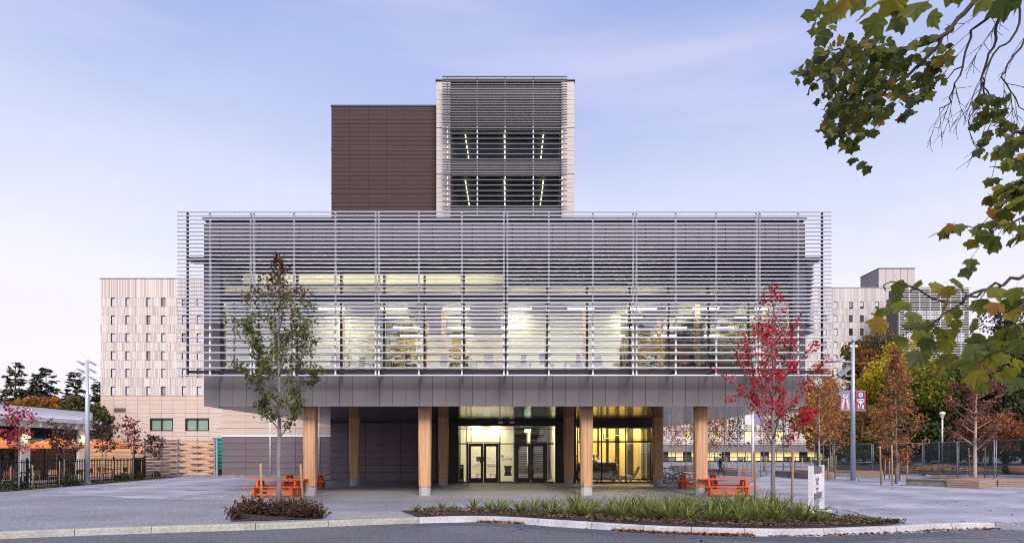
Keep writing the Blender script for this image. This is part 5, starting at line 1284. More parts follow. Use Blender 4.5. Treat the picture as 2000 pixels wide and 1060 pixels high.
BIG = [(1635, 10, 2.7), (1690, -12, 2.7), (1660, -25, 2.6), (1740, -20, 2.6), (1790, 5, 2.6), (1770, 30, 2.65), (1810, -22, 2.6), (1850, -25, 2.7), (1890, -20, 2.8), (1930, -18, 2.9), (1725, 30, 3.2), (1700, 20, 3.4), (1820, 20, 2.9), (1612, -5, 3.2), (1965, -10, 2.8), (1760, -30, 2.7), (1990, -10, 2.9),
       (1740, 590, 3.3), (1725, 620, 3.2), (1790, 610, 3.2), (1770, 630, 3.3), (1845, 590, 3.3), (1840, 555, 3.5), (1790, 550, 3.7), (1752, 548, 3.7), (1872, 548, 3.8), (1755, 575, 3.5), (1880, 630, 3.2), (1905, 620, 3.1), (1895, 600, 3.3), (1865, 660, 3.3), (1900, 670, 3.1), (1830, 660, 3.4), (1800, 640, 3.5), (1935, 560, 3.3), (1950, 590, 3.2), (1985, 560, 3.0), (1970, 610, 3.2), (1960, 640, 3.0), (1990, 600, 3.1), (1915, 720, 3.0), (1900, 735, 3.05), (1960, 720, 3.0), (1985, 700, 2.9), (1990, 660, 2.95), (1930, 690, 3.0), (1975, 740, 3.0), (1945, 655, 3.1), (1840, 640, 3.3), (1885, 710, 3.05), (1870, 700, 3.2), (1915, 650, 3.2), (1940, 730, 3.1), (1925, 745, 3.2), (1965, 690, 3.1), (1995, 640, 3.0), (1990, 735, 2.9), (1855, 690, 3.3), (1950, 670, 3.3), (1895, 685, 3.4), (1980, 580, 3.3), (1700, 610, 3.4), (1725, 600, 3.5), (1775, 590, 3.4), (1810, 625, 3.3), (1880, 605, 3.4), (1925, 590, 3.4), (1860, 640, 3.5)]
for a in BIG: LV.append((PW(*a), .125 if a[1] < 100 else .11))
LV.sort(key=lambda q: q[0].y/q[1])
def leaf_frame(p, sz):
    toc = (Vector((0, 0, H))-p).normalized()
    n = (toc*.75 + Vector((lr.gauss(0, .6), lr.gauss(0, .4), lr.gauss(.25, .5)))).normalized()
    y = Vector((lr.gauss(-.15, .55), lr.gauss(0, .3), -.75)); y = (y - n*y.dot(n)).normalized(); x = y.cross(n)
    m = Matrix((x, y, n)).transposed(); return m
rest = MB(); tvr = []
for k, (p, sz) in enumerate(LV):
    m = leaf_frame(p, sz); s = sz*lr.uniform(.62, 1.08)
    if k < 295:
        o = bpy.data.objects.new("leaf", blm[k % 4]); link(o, pt, p); o.rotation_euler = m.to_euler(); o.scale = (s, s, s)
    else:
        me = blm[k % 4]; i0 = len(rest.v); rest.v += [tuple(p + m @ (Vector(v.co)*s)) for v in me.vertices]
        for f in me.polygons: rest.add([tuple(f.vertices)], i0); 
        tvr += [lr.random()]*len(me.polygons)
lm_plane2 = leafmat("plane_leaf_far", [(.05, .07, .022), (.075, .10, .026), (.11, .135, .028), (.14, .16, .028), (.10, .12, .045), (.08, .105, .05), (.12, .14, .03), (.15, .17, .03), (.20, .18, .03), (.30, .13, .03)], .5)
ob = rest.build("leaf", lm_plane2, pt); bake_tint(ob, tvr); tag(ob, kind='stuff')
# ------------------------------------------------------------------ text
def text_obj(name, s, size, loc, parent, m, rot=(rad(90), 0, 0), align='CENTER', ext=.002, sx=1.0):
    cu = bpy.data.curves.new("t", 'FONT'); cu.body = s; cu.size = size; cu.extrude = ext; cu.align_x = align; cu.align_y = 'CENTER'; cu.resolution_u = 2
    t = bpy.data.objects.new("t", cu); COL.objects.link(t)
    me = bpy.data.meshes.new_from_object(t); bpy.data.objects.remove(t)
    me.materials.clear(); me.materials.append(m)
    return inst(name, me, parent, loc, rot=rot, s=(sx, 1, 1))
# entrance glass graphics
gx0, gx1 = ex(660), ex(790); gxc = (ex(640)+ex(820))/2
gy = YE+.035
text_obj("window_lettering", "COVE", .25, (gxc+.0, gy, ez(640)), ent, m_rail)
text_obj("window_lettering", "THE", .09, (gxc+.12, gy, ez(607)), ent, m_rail)
MB().prism([(gxc-.36, gy-.002, ez(610)), (gxc-.20, gy-.002, ez(608)), (gxc-.24, gy-.002, ez(580)), (gxc-.34, gy-.002, ez(584))], (0, .002, 0)).build("window_graphic", m_ochre, ent)
m_figgrey = mat("grey_print", (.16, .17, .20), .6, noise=(9, .5)); m_figpale = mat("pale_print", (.55, .55, .60), .6)
b = MB()
def disc(cx, cz, rx, rz, y=gy, n=14): b.prism([(cx+rx*math.cos(2*math.pi*k/n), y, cz+rz*math.sin(2*math.pi*k/n)) for k in range(n)], (0, .002, 0))
fx = gxc+.06; fz = ez(790)
disc(fx, fz+.10, .20, .22); disc(fx-.17, fz+.26, .09, .10, gy+.0005); disc(fx+.17, fz+.26, .09, .10, gy+.0005); b.prism([(fx-.27, gy+.001, fz-.30), (fx+.27, gy+.001, fz-.30), (fx+.16, gy+.001, fz-.02), (fx-.16, gy+.001, fz-.02)], (0, .002, 0))
b.build("window_graphic", m_figgrey, ent)
b = MB(); disc(fx-.08, fz+.16, .05, .06, gy-.004); disc(fx+.08, fz+.16, .05, .06, gy-.004); disc(fx, fz+.02, .07, .05, gy-.004); disc(fx-.17, fz+.26, .04, .05, gy-.004); disc(fx+.17, fz+.26, .04, .05, gy-.004)
b.build("window_graphic", m_figpale, ent)
p = (ex(150), YE-.55, 0)
o = thing("door_opener_post", "short dark post with round steel push plates left of the entrance", "post", p)
MB().box(p[0]-.13, p[0]+.13, p[1]-.09, p[1]+.09, 0, 1.15).build("post", m_rail, o)
for z in (1.0, .18): MB().tube([(p[0], p[1]-.115, z), (p[0], p[1]-.088, z)], .055, 10).build("push_plate", m_silver, o)
# lobby and lounge furniture
x0 = ex(250)
o = thing("reception_desk", "long cream reception desk inside the lobby behind the left doors", "desk", (x0+1.2, 44, 0))
MB().box(x0, ex(620), 43.7, 44.3, .0, 1.08).build("desk_front", m_cream, o); MB().box(x0-.05, ex(620)+.05, 43.6, 44.4, 1.081, 1.13).build("desk_top", m_white, o)
o = thing("monitor", "dark computer screen standing on the reception desk", "monitor", (ex(335), 43.95, 1.13))
MB().box(ex(335)-.3, ex(335)+.3, 43.93, 43.97, 1.25, 1.6).build("screen", m_navy, o); MB().box(ex(335)-.04, ex(335)+.04, 43.95, 44.0, 1.131, 1.26).box(ex(335)-.12, ex(335)+.12, 43.88, 44.08, 1.13, 1.145).build("stand", m_black, o)
for k, v in enumerate((350, 535)):
    o = thing("stool", ["orange wooden stool behind the left door leaf", "orange wooden stool behind the second door leaf"][k], "stool", (ex(v), 41, 0.01), "wooden stools in the lobby")
    MB().box(ex(v)-.22, ex(v)+.22, 40.8, 41.2, .42, .47).build("seat", m_colwood, o)
    for a in (-.19, .15):
        for c in (40.82, 41.14): MB().box(ex(v)+a, ex(v)+a+.05, c, c+.05, .01, .42).build("leg", m_colwood, o)
sx = LX0+.12; sw = lxp(850)-sx
o = thing("sofa", "long blue-grey high-backed sofa behind the lounge glass", "sofa", (sx+sw/2, 39.8, 0.012))
MB().box(sx, sx+sw, 39.5, 39.65, .42, 1.25).build("backrest", m_sofad, o); MB().box(sx, sx+sw, 39.66, 40.3, .2, .46).build("seat", m_sofa, o); MB().box(sx+.02, sx+sw-.02, 39.47, 39.499, .17, .75).build("back_skirt", m_sofa, o)
for a in (.1, sw/2, sw-.15):
    for y in (39.55, 40.2): MB().box(sx+a, sx+a+.05, y, y+.05, .012, .2).build("leg", m_black, o)
cxp = lxp(1070)
o = thing("lounge_chair", "low reclining lounge chair at the right of the lounge window", "chair", (cxp, 39.9, .012))
MB().obox((cxp-.35, 39.9, .36), (cxp+.12, 39.9, .30), .6, .07).build("seat", m_sofad, o); MB().obox((cxp+.12, 39.9, .30), (cxp+.45, 39.9, .98), .6, .07).build("backrest", m_sofad, o)
for y in (39.62, 40.18): MB().tube([(cxp-.38, y, .03), (cxp-.2, y, .34), (cxp+.3, y, .34), (cxp+.5, y, .03)], .022, 6).build("leg", m_black, o)
ox_ = lxp(960)
o = thing("ottoman", "low blue-grey ottoman between the sofa and lounge chair", "ottoman", (ox_+.1, 39.75, .012)); MB().box(ox_-.25, ox_+.5, 39.5, 40, .16, .42).build("cushion", m_sofa, o)
for a in (-.22, .43):
    for y in (39.53, 39.94): MB().box(ox_+a, ox_+a+.04, y, y+.04, .012, .16).build("leg", m_black, o)
# ------------------------------------------------------------------ people
def person(label, loc, rz, pose, shirt, trousers, hair, group=None, s=1.0, arm='rest'):
    """one continuous body grown from a skeleton; pose 'sit', 'stand' or 'walk'"""
    o = thing("person", label, "person", loc, group, rz)
    V = []; E = []; Rr = []; 
    def v(x, y, z, r, p=None):
        V.append((x*s, y*s, z*s)); Rr.append(r*s); i = len(V)-1
        if p is not None: E.append((p, i))
        return i
    hz = {'sit': .50, 'stand': .93, 'walk': .92}[pose]
    pel = v(0, 0, hz, .135); wst = v(0, .0, hz+.18, .125, pel); che = v(0, .0, hz+.38, .145, wst); nb = v(0, 0, hz+.52, .075, che); nk = v(0, -.015, hz+.60, .055, nb)
    hd0 = v(0, -.03, hz+.68, .078, nk); hd = v(0, -.03, hz+.77, .092, hd0); v(0, -.02, hz+.83, .06, hd); 
    v(0, -.125, hz+.735, .016, hd)
    for sd in (-1, 1):
        hip = v(.09*sd, 0, hz-.05, .095, pel)
        if pose == 'sit': kn = v(.11*sd, -.43, hz-.01, .065, hip); an_ = v(.11*sd, -.42, .09, .042, kn); v(.11*sd, -.58, .04, .032, an_)
        else:
            st = .20*sd if pose == 'walk' else 0
            kn = v(.10*sd, -.03-st*.6, .50, .065, hip); an_ = v(.10*sd, st*-1.0+.02, .09, .042, kn); v(.10*sd, st*-1.0-.14, .04, .034, an_)
        sh_ = v(.17*sd, 0, hz+.47, .062, che)
        if pose == 'sit' and arm == 'rest': el = v(.25*sd, -.10, hz+.22, .046, sh_); wr = v(.16*sd, -.32, hz+.20, .030, el); dr_ = Vector((-.25*sd, -1, 0))
        elif arm == 'face': el = v(.24*sd, -.20, hz+.26, .046, sh_); wr = v(.08*sd, -.24, hz+.52, .030, el); dr_ = Vector((-.2*sd, -.1, 1))
        else: el = v(.23*sd, .02+.1*sd*(pose == 'walk'), hz+.20, .046, sh_); wr = v(.24*sd, -.06+.16*sd*(pose == 'walk'), hz-.05, .030, el); dr_ = Vector((0, -.1, -1))
        w0 = Vector(V[wr])/s; d = dr_.normalized(); sdv = d.cross(Vector((1, 0, 0)) if abs(d.x) < .6 else Vector((0, 0, 1))).normalized()
        pm = v(*(w0+d*.06), .030, wr)
        for q, L in enumerate((.075, .088, .082, .065)):
            f1 = w0+d*.10+sdv*(q-1.5)*.020; a = v(*f1, .010, pm); v(*(f1+d*L*.8+Vector((0, -.015, 0))), .008, a)
        t1 = w0+d*.05+sdv*.045; a = v(*t1, .011, pm); v(*(t1+d*.05+sdv*.012), .009, a)
    me = bpy.data.meshes.new("body"); me.from_pydata(V, E, []); ob = bpy.data.objects.new("body", me); COL.objects.link(ob)
    md = ob.modifiers.new("skin", 'SKIN'); sv = me.skin_vertices[0].data
    for i, r in enumerate(Rr): sv[i].radius = (r, r*.82 if i in (wst, che, pel) else r)
    sv[pel].use_root = True; ob.modifiers.new("sub", 'SUBSURF').levels = 1
    dg = bpy.context.evaluated_depsgraph_get(); m2 = bpy.data.meshes.new_from_object(ob.evaluated_get(dg)); bpy.data.objects.remove(ob)
    m2.materials.clear()
    for q in (m_skin, shirt, trousers, m_black): m2.materials.append(q)
    for f in m2.polygons:
        c = f.center/s
        if c.z > hz+.545: k = 0
        elif c.z < .075: k = 3
        elif (pose == 'sit' and c.z < hz+.10 and c.y > -.5 and abs(c.x) < .2 and not (c.y < -.27 and c.z > hz+.09)) or c.z < hz+.05: k = 2
        else: k = 1
        f.material_index = k; f.use_smooth = True
    bo_ = bpy.data.objects.new("body", m2); link(bo_, o, ORG[o.name])
    hb = MB().ball((0, .0*s, (hz+.80)*s), .108*s, 10, 7, (1, 1.05, .95)); hb.build("hair", hair, o, local=True)
    eb = MB()
    for sd in (-1, 1): eb.ball((.035*sd*s, -.113*s, (hz+.765)*s), .013*s, 6, 4)
    eb.build("eyes", m_black, o, local=True); return o
person("seated person with dark hair behind the sofa, second from the timber column", (lxp(590), 40.9, .36), rad(15), 'sit', m_navy, m_jeans, m_hair, "people sitting in the lounge")
person("seated person in white at the lounge mullion", (lxp(655), 41.3, .36), rad(-25), 'sit', m_whitecloth, m_jeans, m_hair, "people sitting in the lounge")
person("seated person in orange at the left edge of the lounge window", (lxp(343), 41.0, .36), rad(20), 'sit', m_orangecloth, m_jeans, m_hairb, "people sitting in the lounge")
person("seated person in grey just right of the nearer timber column", (lxp(530), 41.2, .36), rad(0), 'sit', m_sofa, m_jeans, m_hair, "people sitting in the lounge")
person("woman in ochre top turned sideways at the sofa's right end", (lxp(885), 40.6, .12), rad(-75), 'sit', m_ochre, m_jeans, m_hairb, "people sitting in the lounge", arm='face')
bx_ = lxp(885)
for nm, lab, xx, yy in (("chair", "plain dark chair under the woman in ochre", lxp(885), 40.6), ("bench_seat", "dark bench under the people behind the sofa", lxp(520), 41.1)):
    o = thing(nm, lab, "chair" if nm == "chair" else "bench", (xx, yy, 0.012)); w = .25 if nm == "chair" else 1.5
    zt = .46 if nm == "chair" else .70
    MB().box(xx-w, xx+w, yy-.22, yy+.35, zt-.06, zt).build("seat", m_sofad, o)
    for a in (-w+.02, w-.06):
        for c in (yy-.2, yy+.28): MB().box(xx+a, xx+a+.04, c, c+.04, .012, zt-.06).build("leg", m_black, o)
pw = G(1407, 930)
person("person in dark clothes walking across the plaza behind the picnic tables", (Xp(1407, 48), 48, 0), rad(70), 'walk', m_navy, m_navy, m_hair)

# ------------------------------------------------------------------ cafe patio
fx_ = -25.8
fe = thing("picket_fence", "black metal picket fence round the cafe patio", "fence", (fx_, 37.5, 0))
pk = box_mesh(.03, .03, 1.44, m_black)
def fxat(y): return fx_ if y < 42 else fx_-(y-42)*.33
y = 30.4
while y < 45.3:
    inst("picket", pk, fe, (fxat(y), y, .80)); y += .15
for z in (.18, 1.40): MB().box(fx_-.02, fx_+.02, 30.3, 42, z-.02, z+.02).build("rail", m_black, fe); MB().obox((fx_, 42, z), (fxat(45.4), 45.4, z), .04, .04).build("rail", m_black, fe)
for y in (30.4, 32.85, 35.25, 37.65, 40.05, 42.45, 45.3): MB().box(fxat(y)-.04, fxat(y)+.04, y-.04, y+.04, 0, 1.62 if y != 42.45 else 2.05).build("post", m_black, fe)
def umbrella(label, x, y, z=2.35, r=1.42):
    o = thing("patio_umbrella", label, "umbrella", (x, y, 0), "orange patio umbrellas")
    b = MB(); n = 8; top = (x, y, z+.55); rim = [(x+r*math.cos(2*math.pi*(k+.5)/n), y+r*math.sin(2*math.pi*(k+.5)/n), z) for k in range(n)]
    i = len(b.v); b.v += [top] + rim + [(p[0], p[1], z-.20) for p in rim]
    b.add([(0, 1+k, 1+(k+1) % n) for k in range(n)] + [(1+k, 9+k, 9+(k+1) % n, 1+(k+1) % n) for k in range(n)], i)
    c = b.build("canopy", m_umb, o)
    MB().tube([(x, y, .02), (x, y, z+.6)], .025, 8).build("pole", m_silver, o); MB().box(x-.3, x+.3, y-.3, y+.3, 0, .08).build("base", m_rail, o)
    rb = MB()
    for p in rim: rb.obox((x, y, z+.50), (p[0], p[1], z-.02), .02, .02)
    rb.build("ribs", m_rail, o)
    # lettering on the two faces that look towards the plaza
    for k in range(n):
        a, d = Vector(rim[k]), Vector(rim[(k+1) % n]); mid_ = (a+d)/2; nr = Vector((mid_.x-x, mid_.y-y, 0)).normalized()
        if nr.dot(Vector((.55, -.83, 0)).normalized()) < .35: continue
        rz_ = math.atan2(nr.x, -nr.y)
        sl_ = math.atan2(.55, r*.92)
        q = mid_.lerp(Vector(top), .28) + Vector((0, 0, .02)) + nr*.01
        text_obj("canopy_lettering", "STANLEY", .26, q, c, m_white, (sl_+.02, 0, rz_))
        text_obj("canopy_lettering", "PARK BREWING", .125, Vector((mid_.x, mid_.y, z-.10))+nr*.012, c, m_white, (rad(90), 0, rz_))
    return o
umbrella("middle orange patio umbrella left of the floodlight mast", Xp(110, 37.5), 37.5)
umbrella("orange patio umbrella right of the floodlight mast against the timber screen", Xp(207, 41.5), 41.5)
umbrella("orange patio umbrella cut by the left frame edge", Xp(-14, 34.5), 34.5)
def patio_chair(lab, x, y, rz):
    o = thing("patio_chair", lab, "chair", (0, 0, 0), "patio chairs behind the fence")
    MB().box(-.23, .23, -.22, .22, .44, .47).build("seat", m_ochre, o); MB().box(-.22, .22, .20, .23, .56, .86).build("backrest", m_ochre, o)
    for a in (-.23, .21):
        MB().tube([(a, -.2, 0), (a, -.2, .45)], .016, 5).build("leg", m_silver, o); MB().tube([(a, .22, 0), (a, .22, .88)], .016, 5).build("leg", m_silver, o)
    put(o, (x, y, 0), rz); return o
def patio_table(lab, x, y):
    o = thing("patio_table", lab, "table", (0, 0, 0), "patio tables behind the fence")
    MB().box(-.4, .4, -.4, .4, .71, .74).build("tabletop", m_rail, o); MB().tube([(0, 0, .03), (0, 0, .71)], .035, 8).build("stem", m_rail, o); MB().tube([(0, 0, 0), (0, 0, .03)], .28, 12).build("base", m_rail, o)
    put(o, (x, y, 0)); return o
pc = random.Random(2)
for k, (x, y) in enumerate([(-27.2, 32.6), (-28.9, 36.4), (-27.6, 38.2), (-28.6, 40.6), (-27.8, 43)]):
    patio_table("small dark patio table behind the picket fence, %s from the left" % ORD[k], x, y)
    patio_chair("ochre patio chair on the left side of the %s patio table from the left" % ORD[k], x-.75, y+.1, rad(90)); patio_chair("ochre patio chair on the right side of the %s patio table from the left" % ORD[k], x+.75, y-.1, rad(-90)); patio_chair("ochre patio chair on the near side of the %s patio table from the left" % ORD[k], x, y-.8, rad(180))
person("person in a red checked shirt sitting on the patio left of the umbrella pole", (-28.9, 35.6, 0), rad(160), 'sit', m_pink, m_jeans, m_hair, "people on the cafe patio")
person("person in black sitting opposite the red checked shirt on the patio", (-28.15, 36.3, 0), rad(-95), 'sit', m_navy, m_navy, m_hair, "people on the cafe patio")
person("person in dark clothes standing behind the far left fence", (-28.2, 33.6, 0), rad(30), 'stand', m_navy, m_navy, m_hair, "people on the cafe patio")
# woven timber enclosure
def woven(root, p0, p1, posts, z0, z1, rows, m, amp=.13, t=.035):
    p0 = Vector(p0); p1 = Vector(p1); d = p1-p0; L = d.length; dn = d.normalized(); nn = Vector((dn.y, -dn.x, 0)); hgt = (z1-z0)/rows
    seg = 6*(posts-1)
    for r in range(rows):
        b = MB(); s_ = 1 if r % 2 else -1; za, zb2 = z0+hgt*r+.022, z0+hgt*(r+1)-.022
        for k in range(seg+1):
            u = k/seg; off_ = amp*s_*math.cos(math.pi*u*(posts-1))*1.0
            q = p0 + d*u + nn*off_; i = len(b.v)
            b.v += [tuple(q-nn*t/2+Vector((0, 0, za))), tuple(q+nn*t/2+Vector((0, 0, za))), tuple(q+nn*t/2+Vector((0, 0, zb2))), tuple(q-nn*t/2+Vector((0, 0, zb2)))]
            if k: b.add([(a-4, (a+1) % 4-4, (a+1) % 4, a) for a in range(4)], i)
        b.add([(0, 1, 2, 3)], 0); b.add([(3, 2, 1, 0)], len(b.v)-4)
        b.build("board", m, root)
    for k in range(posts):
        q = p0 + d*k/(posts-1); MB().box(q.x-.045, q.x+.045, q.y-.045, q.y+.045, 0, z1+.08).build("post", m_galv, root)
we = thing("woven_screen", "front-facing woven timber screen with steel posts next to the plum annex", "screen", (-25, 49, 0))
woven(we, (Xp(351, 49), 49, 0), (Xp(419, 49), 49, 0), 3, .05, 2.85, 12, m_fencewood)
ws = thing("woven_screen", "shaded woven timber screen set at an angle behind the small brown tree", "screen", (-27, 47.5, 0))
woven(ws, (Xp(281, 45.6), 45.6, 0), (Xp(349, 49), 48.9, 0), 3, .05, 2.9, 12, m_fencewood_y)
wb = thing("board_screen", "horizontal timber board screen closing the patio behind the umbrellas", "screen", (-29.6, 46.3, 0))
for r in range(9): MB().box(-32.0, Xp(280, 46.2), 46.2+.05*(r % 2), 46.235+.05*(r % 2), .06+.315*r, .355+.315*r).build("board", m_fencewood, wb)
for x in (-31.9, -30.4, -28.9, -27.5): MB().box(x-.04, x+.04, 46.32, 46.4, 0, 2.95).build("post", m_galv, wb)
gp_ = thing("gate_post", "white steel gate post between the woven screen and plum annex", "post", (Xp(424, 48.6), 48.6, 0)); MB().box(Xp(424, 48.6)-.07, Xp(424, 48.6)+.07, 48.53, 48.67, 0, 2.95).build("post", m_galv, gp_); MB().box(Xp(424, 48.6)-.14, Xp(424, 48.6)+.14, 48.46, 48.74, 0, .03).build("foot_plate", m_galv, gp_)
tc_ = thing("waste_container", "teal ribbed container half hidden behind the gate post", "container", (-24.0, 51, 0)); tx0, tx1 = Xp(417, 50.6), Xp(433, 50.6)+.5
MB().box(tx0, tx1, 50.7, 53, .4, 2.95).build("body", m_teal, tc_); MB().box(tx0-.1, tx1, 50.6, 53.1, 2.951, 3.1).build("lid", m_teal, tc_)
for k in range(8): MB().box(tx0+.3, tx1, 50.6, 50.699, .5+.3*k, .66+.3*k).build("rib", m_teal, tc_)
MB().box(tx0+.2, tx1-.1, 50.8, 52.8, 0, .4).build("skid", m_rail, tc_)
# ------------------------------------------------------------------ masts and lamps
lp = Vector((Xp(170.5, 36.9), 36.9, 0)); zt = Zp(702, 36.9)
o = thing("floodlight_mast", "tall pale mast with six tilted floodlights beside the patio", "lamp post", lp)
MB().tube([lp, lp+Vector((0, 0, 5.4)), lp+Vector((0, 0, 5.45)), lp+Vector((0, 0, zt))], [.135, .115, .08, .06], 14).build("pole", m_mast, o)
MB().box(lp.x-.26, lp.x+.26, lp.y-.26, lp.y+.26, .015, .05).prism([(lp.x-.24, lp.y-.02, .05), (lp.x+.24, lp.y-.02, .05), (lp.x, lp.y-.02, .32)], (0, .04, 0)).build("base_plate", m_mast, o)
for py in (709, 724, 739):
    z = Zp(py, 36.9)
    MB().tube([(lp.x-.3, lp.y, z+.02), (lp.x+.3, lp.y, z+.02)], .025, 6).build("cross_arm", m_mast, o)
    for sx_ in (-1, 1):
        c = Vector((lp.x+.35*sx_, lp.y-.05, z)); f = MB().obox(c+Vector((-.17, 0, .11)), c+Vector((.15, 0, -.11)), .3, .05, (0, 0, 1)).build("floodlight", m_silver, o)
rp_ = Vector((Xp(1666, 41), 41, 0)); zt = Zp(658, 41)
o = thing("banner_mast", "tall pale light pole carrying two printed banners in the plaza", "lamp post", rp_)
MB().tube([rp_, rp_+Vector((0, 0, 4)), rp_+Vector((0, 0, zt))], [.16, .135, .10], 14).build("pole", m_mast, o)
MB().box(rp_.x-.3, rp_.x+.3, rp_.y-.3, rp_.y+.3, .0, .05).build("base_plate", m_mast, o)
for dx in (-.24, .24): MB().tube([(rp_.x+dx, rp_.y-.24, .05), (rp_.x+dx, rp_.y-.24, .14)], .03, 6).build("anchor_bolt", m_rail, o)
z = Zp(706, 41)
MB().tube([(rp_.x, rp_.y, z-.05), (rp_.x-.9, rp_.y, z+.04)], .05, 8).build("lamp_arm", m_mast, o)
MB().prism([(rp_.x-1.78, rp_.y-.16, z+.02), (rp_.x-.85, rp_.y-.07, z+.08), (rp_.x-.85, rp_.y+.07, z+.08), (rp_.x-1.78, rp_.y+.16, z+.02)], (0, 0, -.09)).build("lamp_head", m_bladeg, o)
a, c = W(1638, 734, 41), W(1659, 717, 41)
MB().tube([a, a.lerp(c, .08), a.lerp(c, .081), c], [.20, .20, .17, .17], 12).build("spotlight", m_silver, o)
MB().obox(W(1665, 733, 41), W(1652, 734, 41), .08, .06).obox(W(1652, 734, 41), W(1652, 727, 41), .06, .06).build("spotlight_bracket", m_mast, o)
for x, py, sx_ in ((1659, 666, -1), (1672, 664, 1)): 
    q = W(x, py, 41); MB().obox(q+Vector((-.26, 0, -.10)), q+Vector((.26, 0, .16)), .36, .06).build("floodlight", m_silver, o)
for x in (1662, 1672): q = W(x, 676, 41); MB().ball(q, .11, 8, 6).build("camera_dome", m_white, o)
m_bviolet = mat("violet_banner_cloth", (.30, .25, .42), .8, noise=(6, .06)); m_bred = mat("crimson_banner_cloth", (.50, .06, .14), .8, noise=(6, .06)); m_bnavy = mat("navy_print", (.07, .06, .12), .8); m_brose = mat("rose_print", (.62, .36, .36), .8); m_bwhite = mat("white_print", (.80, .77, .80), .8)
YBn = 41.0
def bpt(px, py, d=0): return W(px, py, YBn-d)
def bpoly(b, pts, d): b.prism([bpt(x, y, d) for x, y in pts], (0, .004, 0))
def bdisc(b, cx, cy, rx, ry, d, n=16): bpoly(b, [(cx+rx*math.cos(2*math.pi*k/n), cy+ry*math.sin(2*math.pi*k/n)) for k in range(n)], d)
for side, x0_, x1_ in ((-1, 1642.2, 1660.6), (1, 1671.6, 1690.6)):
    for py in (763, 801.5):
        MB().tube([rp_+Vector((0, 0, Zp(py, 41))), (bpt(x0_ if side < 0 else x1_, py))], .028, 6).build("banner_arm", m_mast, o)
    bn = MB().prism([bpt(x0_, 764), bpt(x1_, 764), bpt(x1_, 800.5), bpt(x0_, 800.5)], (0, .012, 0)).build("banner", m_bviolet if side < 0 else m_bred, o)
    cx = (x0_+x1_)/2
    L1, L2, L3 = MB(), MB(), MB()
    if side < 0:
        bpoly(L1, [(x0_+.3, 785), (x1_-.3, 785), (x1_-.3, 799), (x0_+.3, 799)], .006)
        L1b = MB(); bdisc(L1b, cx, 779, 6.0, 6.5, .010); bpoly(L1b, [(cx-5.5, 783), (cx-2.6, 785), (cx-4.5, 797), (cx-6.8, 797)], .010); bpoly(L1b, [(cx+5.5, 783), (cx+2.6, 785), (cx+4.5, 797), (cx+6.8, 797)], .010)
        bpoly(L1b, [(cx-5.8, 767), (cx-4.2, 771), (cx+4.2, 771), (cx+5.8, 767), (cx+5.2, 774), (cx-5.2, 774)], .010)
        bpoly(L2, [(cx-6.6, 776), (cx-1, 777.4), (cx-1, 778.6), (cx-6, 777.6)], .014); bpoly(L2, [(cx+6.6, 776), (cx+1, 777.4), (cx+1, 778.6), (cx+6, 777.6)], .014); bdisc(L2, cx-3, 780, .9, .9, .014, 8); bdisc(L2, cx+3, 780, .9, .9, .014, 8)
        bpoly(L3, [(cx-.9, 777), (cx+.9, 777), (cx+1.9, 798), (cx-1.9, 798)], .016)
        L1.build("banner_print", m_brose, bn); L1b.build("banner_print", m_bwhite, bn); L2.build("banner_print", m_bnavy, bn); L3.build("banner_print", m_bred, bn)
    else:
        bpoly(L2, [(cx-6, 766), (cx+6, 766), (cx+7, 778), (cx-7, 778)], .006); bpoly(L2, [(cx-7, 787), (cx+7, 787), (cx+8, 798), (cx-8, 798)], .006)
        bdisc(L1, cx, 771, 4.6, 4.6, .010); bpoly(L1, [(cx-7, 778.4), (cx+7, 778.4), (cx+6.6, 783), (cx+2.5, 787.5), (cx-2.5, 787.5), (cx-6.6, 783)], .010); bpoly(L1, [(cx-1.6, 788), (cx+1.6, 788), (cx, 797)], .010); bpoly(L1, [(cx-6, 790), (cx-3.6, 789), (cx-2, 797.5), (cx-6, 797.5)], .010); bpoly(L1, [(cx+6, 790), (cx+3.6, 789), (cx+2, 797.5), (cx+6, 797.5)], .010)
        b2 = MB(); bdisc(b2, cx, 771, 2.6, 2.6, .014); b2.build("banner_print", m_bviolet, bn)
        b3 = MB(); bpoly(b3, [(cx-6.4, 779.6), (cx-.6, 780.4), (cx-.6, 784), (cx-1.6, 781.4), (cx-6, 780.8)], .014); bpoly(b3, [(cx+6.4, 779.6), (cx+.6, 780.4), (cx+.6, 784), (cx+1.6, 781.4), (cx+6, 780.8)], .014); bdisc(b3, cx-3.8, 783, 1.1, .9, .014, 8); bdisc(b3, cx+3.8, 783, 1.1, .9, .014, 8); b3.build("banner_print", m_bnavy, bn)
        L1.build("banner_print", m_bwhite, bn); L2.build("banner_print", m_bnavy, bn)
def globe_lamp(lab, px, ytop, Y):
    x = Xp(px, Y); zt = Zp(ytop, Y); o = thing("globe_lamp", lab, "lamp post", (x, Y, 0), "globe lamps behind the fence")
    MB().tube([(x, Y, 0), (x, Y, zt-.9)], .11, 8).build("pole", m_white, o); MB().tube([(x, Y, zt-.95), (x, Y, zt-.35)], [.1, .28], 10).build("collar", m_white, o); MB().ball((x, Y, zt-.1), .42, 12, 8, (1, 1, .75)).build("globe", m_cream, o)
globe_lamp("white globe lamp standing among brush behind the fence panels", 1840.5, 806, 90)
globe_lamp("smaller white globe lamp near the banner mast", 1652.5, 829, 92)
